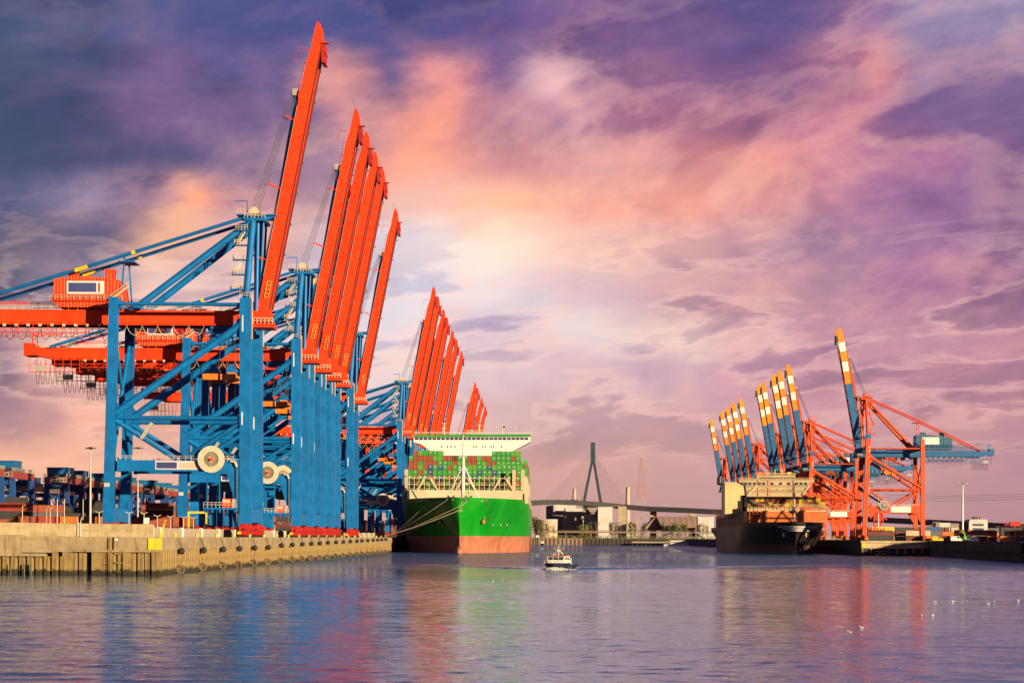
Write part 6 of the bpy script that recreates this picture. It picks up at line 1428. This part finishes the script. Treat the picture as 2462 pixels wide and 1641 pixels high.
for i, px in enumerate((1306,)): 
    q = P3(px, 1190, 3000); o = tag(empty('power_pylon', (q.x, 3000, 6)), 'faint thin lattice pylon beside the green ship', 'pylon'); h = q.z - 6; m = MB()
    for sx in (-1, 1): m.beam((sx * 5, 0, 0), (sx * 0.6, 0, h), 0.5, 0.5)
    for i_ in range(8): z = h * i_ / 8; w = 5 - 4.4 * i_ / 8; m.beam((-w, 0, z), (w * .9, 0, z + h / 8), 0.35, 0.35)
    m.beam((-9, 0, h * .8), (9, 0, h * .8), 0.4, 0.4); m.build('frame', 'galvanised', o)
# ---------------------------------------------------------------- buildings behind the far shore
tk_ = P3(1314, 1249, 2320); o = tag(empty('storage_tank', (tk_.x, 2320 + 14, FZ)), 'low cream storage tank beside the green ship', 'tank')
MB().disc((0, 0, (tk_.z - FZ) / 2), 'z', 13.2, tk_.z - FZ, 36).build('shell', 'building_cream', o, True); MB().disc((0, 0, tk_.z - FZ + 0.4), 'z', 13.4, 0.8, 36).build('rim', 'building_white', o); MB().beam((-4, -13.5, 0), (-4, -13.5, tk_.z - FZ), 0.5, 0.3).build('ladder', 'deck_dark', o)
sb = tag(empty('silo_block', (0, 0, 0)), 'grey and brown grain silo block left of the bridge pylon', 'silo')
for i in range(9): 
    a = P3(1318 + i * 5, 1230, 2720); MB().tube((a.x, 2720, 5), (a.x, 2720, a.z), 2.9, 10).build('silo', 'silo_grey', sb, True)
for i in range(8):
    a = P3(1359 + i * 5.3, 1229, 2690); MB().tube((a.x, 2690, 5), (a.x, 2690, a.z), 3.2, 10).build('silo', 'pier_concrete', sb, True)
for (x0, x1, y0, y1, d, mt) in ((1333, 1384, 1211, 1230, 2725, 'building_white'), (1357, 1400, 1221, 1229, 2700, 'building_white'), (1395, 1432, 1215, 1230, 2740, 'silo_grey'), (1313, 1330, 1214, 1232, 2745, 'silo_grey')):
    a, b = P3(x0, y0, d), P3(x1, y1, d); MB().box(a.x, b.x, d, d + 14, b.z, a.z).build('head_house', mt, sb)
a, b = P3(1313, 1230, 2748), P3(1445, 1270, 2748); MB().box(a.x, b.x, 2752, 2766, 5, a.z).build('rear_block', 'silo_grey', sb)
blockb('warehouse', 1438, 1472, 1219, 1270, 2620, 20, 'building_white', 'white windowless block right of the bridge pylon foot')
blockb('warehouse', 1678, 1716, 1243, 1270, 2500, 20, 'building_white', 'cream block behind the stern of the black ship')
blockb('warehouse', 1398, 1418, 1236, 1270, 2680, 14, 'pier_concrete', 'brown narrow block left of the bridge pylon foot', windows=(3, 4, 0.2, 0.9))
sh_ = tag(empty('bulk_shed', (0, 2580, FZ)), 'large brown shed with steep sloping roof behind bridge piers', 'shed')
pts = [(P3(a, b, 2580).x, P3(a, b, 2580).z - FZ) for a, b in ((1550, 1268), (1577, 1240), (1705, 1241), (1705, 1274), (1550, 1274))]
MB().prism(pts, 0, 60).build('wall', 'building_brown', sh_)
a = [P3(q, 1241, 2580) for q in (1578, 1705)]; bq = [P3(q, 1268, 2560) for q in (1592, 1705)]
for i in range(9):
    t0, t1 = i / 9, (i + 0.94) / 9; p0, p1 = a[0].lerp(a[1], t0), a[0].lerp(a[1], t1); q0, q1 = bq[0].lerp(bq[1], t0), bq[0].lerp(bq[1], t1)
    MB().add([(v.x, v.y - 2580 - 0.5, v.z - FZ) for v in (q0, q1, p1, p0)] + [(v.x, v.y - 2580 + 0.4, v.z - FZ) for v in (q0, q1, p1, p0)], [(0, 1, 2, 3), (4, 7, 6, 5), (0, 4, 5, 1), (2, 6, 7, 3), (1, 5, 6, 2), (0, 3, 7, 4)]).build('roof_panel', 'roof_brown', sh_)
tr_ = tag(empty('conveyor_truss', (P3(1482, 1258, 2560).x, 2560, FZ)), 'dark conveyor truss between white block and bridge pier', 'conveyor'); m = MB()
for z in (14, 20): m.beam((-6, 0, z), (7, 0, z + 1), 0.7, 0.7)
for i in range(6): m.beam((-6 + i * 2.4, 0, 14), (-3.6 + i * 2.0, 0, 20.5), 0.4, 0.4)
m.beam((-5, 0, 0), (-5, 0, 14), 0.7, 0.7).beam((6, 0, 0), (6, 0, 14), 0.7, 0.7); m.build('frame', 'deck_dark', tr_)
hcr = tag(empty('slewing_crane', (P3(1526, 1260, 2450).x, 2450, FZ)), 'small slewing harbour crane right of the tall bridge pier', 'crane'); m = MB().box(-3, 3, -3, 3, 0, 9).box(-2.4, 2.4, -2, 2, 9.02, 13).beam((1, 0, 12), (4.5, 0, 26), 0.9, 0.9).beam((-2, 0, 12), (3.5, 0, 22), 0.6, 0.6); m.build('crane_frame', 'galvanised', hcr)
# trees in front of the buildings
i = 0
for px in list(range(1287, 1306, 5)) + [1318, 1330, 1394, 1402, 1411, 1420, 1434, 1470, 1482, 1516, 1528, 1546, 1594, 1603, 1612, 1621, 1630, 1639, 1648, 1680, 1690, 1702]:
    k = rnd.choice((0, 1, 2, 3) if px < 1450 or px > 1670 else (0, 1, 1, 2)); d = 2180 + rnd.uniform(0, 140); top = rnd.uniform(1254, 1266) if px > 1310 else 1243 + (px - 1287) * 0.7
    if px <= 1306: d = 2100
    make_tree(px, 1285, top, d, rnd.uniform(11, 17), LM[k], '%s tree on the far shore, %s of the line from the green ship' % (TN[k], nth(i)), FZ, 300, k == 3); i += 1
# bank shrubs as undergrowth
m = MB(); r = random.Random(3)
for j in range(2600):
    px = r.uniform(1284, 1715); d = r.uniform(2088, 2145); p = Vector((xat(px, d), d, FZ + r.random() ** 2 * 3.4)); l = r.uniform(0.3, 0.9); u = Vector((r.gauss(0, 1), r.gauss(0, 1), r.gauss(0, 1))).normalized(); v = u.orthogonal().normalized()
    m.add([p - u * l, p - v * l * 0.6, p + u * l, p + v * l * 0.6], [(0, 1, 2, 3)])
o = m.build('undergrowth', 'leaf_olive'); o['kind'] = 'stuff'; o['label'] = 'scrubby undergrowth along the far bank'; o['category'] = 'undergrowth'
# moored launch and two dolphins
ln = tag(empty('moored_launch', (xat(1304, 1990), 1990, 0)), 'small blue launch moored at the far bank beside the green ship', 'boat')
Hull(2.2, 11, 2.2, 5, 3.6, 0.9, 0.6, 1.0).skin([-0.3, 0.4, 1.2, 2.0], 14, True).build('hull', 'boat_navy', ln, True); MB().prism([(3.2, 2.0), (3.8, 4.4), (8, 4.4), (8, 2.0)], -1.6, 1.6, 'x').build('cabin', 'white_paint', ln); MB().box(-1.4, 1.4, 3.55, 3.62, 3.2, 4.0).build('window', 'glass_dark', ln)
for i, px in enumerate((1289, 1293.5)):
    o = tag(empty('dolphin', (xat(px, 1960), 1960, 0)), 'dark mooring pile with white top, %s beside the green ship' % ('left one' if i == 0 else 'right one'), 'mooring pile'); MB().tube((0, 0, -1), (0, 0, 8), 0.9, 8).build('pile', 'dark_steel', o); MB().tube((0, 0, 8), (0, 0, 10), 0.95, 8).build('white_cap', 'white_paint', o)
# ---------------------------------------------------------------- right terminal
cb_ = tag(empty('control_building', (xat(2352, 1050), 1050, RZ)), 'white control building with two window bands on the right terminal', 'building')
sc_ = 1050 / F
MB().prism([(-22.5 * sc_, 0), (-22.5 * sc_, 10.2), (-20 * sc_, 11.8), (20 * sc_, 11.8), (22.5 * sc_, 10.2), (22.5 * sc_, 0)], 0, 12).build('wall', 'building_white', cb_)
for z in (8.3, 6.0):
    for i in range(9): MB().box(-13.5 * sc_ + i * 3.0 * sc_, -13.5 * sc_ + i * 3.0 * sc_ + 2.5 * sc_, -0.1, 0.05, z, z + 1.1).build('window', 'glass_blue', cb_)
for x in (-0.6, 0.5): MB().box(x - 0.2, x + 0.2, -0.1, 0.05, 4.0, 4.8).build('window', 'glass_dark', cb_)
MB().box(-22.5 * sc_ - 3.0, -22.5 * sc_ - 0.02, 3, 11, 0, 10.5).build('grey_side', 'silo_grey', cb_)  # darker left side of the building, made as a grey block
for j in range(4): MB().box(-22.5 * sc_ - 2.6, -22.5 * sc_ - 0.4, 2.9, 3.05, 1.6 + j * 2.2, 2.6 + j * 2.2).build('window', 'glass_blue', cb_)
MB().box(-2.0, 0.6, 4, 7, 11.8, 13.2).tube((1.8, 5, 11.8), (1.8, 5, 13.0), 0.4, 8).build('roof_plant', 'dark_steel', cb_)
MB().box(-1.2, 2.2, -0.9, -0.1, 0, 2.4).build('porch', 'building_white', cb_)
RCOL = ['dark red', 'black', 'grey', 'brown', 'black', 'blue', 'dark red', 'grey', 'black', 'dark red', 'yellow', 'brown', 'orange', 'black', 'cream', 'dark red']  # mostly dark: the shadow over these rows is put into the colours
i = 0
for row, (d, base) in enumerate(((960, 2085), (1000, 2088), (1090, 2095), (1160, 2060), (880, 2262), (930, 2275))):
    s_ = F / d; px = base; j = 0
    while px < 2490:
        ry = (d % 80 == 0); w = 12.6 * s_ if rnd.random() < 0.55 else 2.75 * s_
        if not (d in (1090,) and 2310 < px < 2400):
            for t in range(rnd.choice((1, 1, 2)) if row < 2 or row > 3 else rnd.choice((2, 3, 3))):
                c = rnd.choice(RCOL); long = w > 20
                x = xat(px, d) + (12.3 if long else 1.3)
                if row in (2, 3): CROWD.add((x, d, RZ + 0.02 + t * 2.62), c, long)
                elif 168 < x: container((x, d, RZ + 0.02 + t * 2.62), c, '%s container, %s along row %s on the right terminal, %s up' % (c, nth(j), nth(row), nth(t)), 'containers on the right terminal', 12.2, R(90) if long else 0.0)
        px += w + (rnd.choice((2, 4, 30, 46)) if row in (0, 1, 4, 5) else 2); j += 1
# big shed just right of the picture: its shadow lies over the right bank
shd = tag(empty('terminal_shed', (232, 585, RZ)), 'large grey terminal shed beyond the right edge of the picture', 'shed')
MB().prism([(0, 0), (0, 15.5), (45, 19), (90, 15.5), (90, 0)], 0, 300).build('wall', 'silo_grey', shd)
for i in range(12): MB().box(-0.12, 0.02, 8 + i * 24, 22 + i * 24, 0.2, 8).build('gate', 'galvanised', shd)
# green excavator, van, dome and low frame on the right quay
ev = tag(empty('excavator', (xat(2326, 800), 800, RZ)), 'bright green material handler with raised boom at the right quay edge', 'excavator')
MB().box(-1.4, 1.4, 0, 2.6, 0.5, 1.0).build('undercarriage', 'dark_steel', ev); MB().box(-1.3, 0.9, 0.2, 2.4, 1.02, 2.2).build('body', 'machine_green', ev); MB().box(0.1, 1.2, -0.1, 1.0, 1.2, 2.9).build('cab', 'glass_dark', ev)
MB().beam((-0.4, 0.8, 2.0), (-1.9, 0.8, 4.4), 0.35, 0.55).build('boom', 'machine_green', ev); MB().beam((-1.9, 0.8, 4.4), (-0.9, 0.8, 2.6), 0.25, 0.35).build('stick', 'machine_green', ev)
for x in (-1.3, 1.3): MB().disc((x, 0.4, 0.42), 'x', 0.42, 0.35, 12).disc((x, 2.2, 0.42), 'x', 0.42, 0.35, 12).build('wheel', 'rubber', ev)
def van(px, d, c, label, zb=RZ):
    o = tag(empty('van', (xat(px, d), d, zb)), label, 'van')
    MB().prism([(-2.4, 0.35), (2.4, 0.35), (2.4, 1.1), (1.7, 1.3), (1.1, 2.2), (-2.4, 2.2)], 0, 1.9).build('body', c, o)
    MB().prism([(1.05, 1.35), (1.55, 1.35), (1.0, 2.0), (0.2, 2.0), (0.2, 1.35)], -0.03, 0.0).build('window', 'glass_dark', o)
    for x in (-1.5, 1.5):
        for y in (0.15, 1.75): MB().disc((x, y, 0.36), 'y', 0.36, 0.25, 12).build('wheel', 'rubber', o)
van(2255, 830, 'yellow_paint', 'yellow van parked on the right quay'); van(2240, 835, 'spreader_orange', 'orange van parked left of the yellow van'); van(2300, 815, 'white_paint', 'white van parked near the green material handler'); van(2420, 770, 'spreader_orange', 'orange van near the right edge of the picture')
dm = tag(empty('salt_dome', (xat(2343, 830), 832, RZ)), 'white domed tent beside the green material handler', 'tent'); MB().ball((0, 0, 0.4), 2.1, 16, 10).build('dome', 'white_paint', dm, True); MB().box(-1.6, 1.9, -2.2, -1.6, 0, 1.2).build('porch', 'white_paint', dm)
lf = tag(empty('low_frame', (xat(2392, 800), 800, RZ)), 'low orange spreader frame standing on the right quay', 'frame'); MB().box(-3.1, 3.1, 0, 0.6, 1.9, 2.3).build('crossbar', 'spreader_orange', lf)
for x in (-3.0, 2.6): MB().box(x, x + 0.4, 0.05, 0.55, 0, 1.9).build('leg', 'spreader_orange', lf)
for i, (x0, x1, y0, mt, lb_) in enumerate(((2250, 2258, 1257, 'silo_grey', 'dark grey block'), (2259, 2284, 1258, 'building_white', 'white framed block'), (2285, 2312, 1259, 'silo_grey', 'blue grey hall'), (2120, 2255, 1268, 'building_brown', 'long low brown hall'))):
    blockb('far_hall', x0, x1, y0, 1283, 1750 + i * 15, 12, mt, lb_ + ' under the road viaduct on the right', windows=(5, 3, 0.2, 0.9) if i == 1 else None)
i = 0
for px in list(range(2085, 2245, 12)) + list(range(2380, 2470, 10)):
    k = rnd.choice((1, 3, 3, 0)); make_tree(px, 1285, rnd.uniform(1262, 1272), 1800 + rnd.uniform(-40, 40), rnd.uniform(12, 20), LM[k], '%s tree under the viaduct, %s from the nearest orange crane' % (TN[k], nth(i)), FZ, 200, k == 3, 'trees on the right terminal horizon'); i += 1
hc2 = tag(empty('harbour_crane', (xat(2112, 1600), 1600, RZ)), 'red lattice harbour crane behind the nearest orange crane portal', 'crane'); m = MB()
m.box(-4, 4, 0, 4, 16, 22).beam((-3.5, 1, 0), (-3.5, 1, 16), 1, 1).beam((3.0, 1, 0), (1.5, 1, 16), 1, 1).beam((-3.5, 1, 2), (2.2, 1, 14), 0.5, 0.5).beam((0, 1, 22), (1, 1, 34), 0.8, 0.8).beam((4, 1, 19), (7, 1, 17), 1.2, 1.2); m.build('crane_frame', 'bogie_red', hc2)
hc3 = tag(empty('harbour_crane', (xat(2440, 1700), 1700, RZ)), 'red crane top above the viaduct near the right edge', 'crane'); m = MB().box(-4, 5, 0, 4, 13, 17).beam((-9, 1, 14), (-4, 1, 14), 0.7, 0.7).beam((-7, 1, 14), (-7, 1, 18), 0.4, 0.4).beam((0, 1, 0), (0, 1, 13), 1, 1); m.build('crane_frame', 'bogie_red', hc3)
for j in range(3):
    pts = [P3(1985 + 500 * t / 12, 1180 + j * 6 + 8 * math.sin(math.pi * t / 12) + t * 0.5, 2600 - 20 * t) for t in range(13)]
    tag(MB().pipe(pts, 0.16, 4).build('power_line', 'wire_grey'), 'thin power line across the sky on the right, %s from the top' % nth(j), 'power line', 'power lines on the right')
CROWD.done()
# ---------------------------------------------------------------- gulls resting on the water
gb = MB().ball((0, 0, 0.10), 0.20, 8, 6, 0.6).mesh('body', True); gb.materials.append(M['white_paint'])
gh_ = MB().ball((0.24, 0, 0.30), 0.085, 6, 5).tube((0.16, 0, 0.14), (0.23, 0, 0.28), 0.06, 5).mesh('head', True); gh_.materials.append(M['white_paint'])
gw_ = MB().ball((-0.10, 0, 0.17), 0.19, 8, 5, 0.35).mesh('wing', True); gw_.materials.append(M['galvanised'])
for i, (px, py) in enumerate(((2249, 1447), (2280, 1447), (2292, 1446), (2326, 1446), (2377, 1450), (2391, 1448), (2448, 1443), (2216, 1480), (2225, 1480), (2243, 1480), (2044, 1520), (2072, 1509), (1185, 1397), (1208, 1395))):
    b = (VY - py) * cr + (px - VX) * sr; d = -F * H / b; o = tag(empty('gull', (xat(px, d), d, 0.0), rnd.uniform(-0.6, 3.6), None, 0.62), 'white gull resting on the water, %s of the scattered flock' % nth(i), 'gull', 'gulls resting on the water')
    bo = link('body', gb, o); bo.scale = (1.5, 0.85, 1); link('head', gh_, o); w = link('wing', gw_, o); w.scale = (1.5, 0.9, 1)
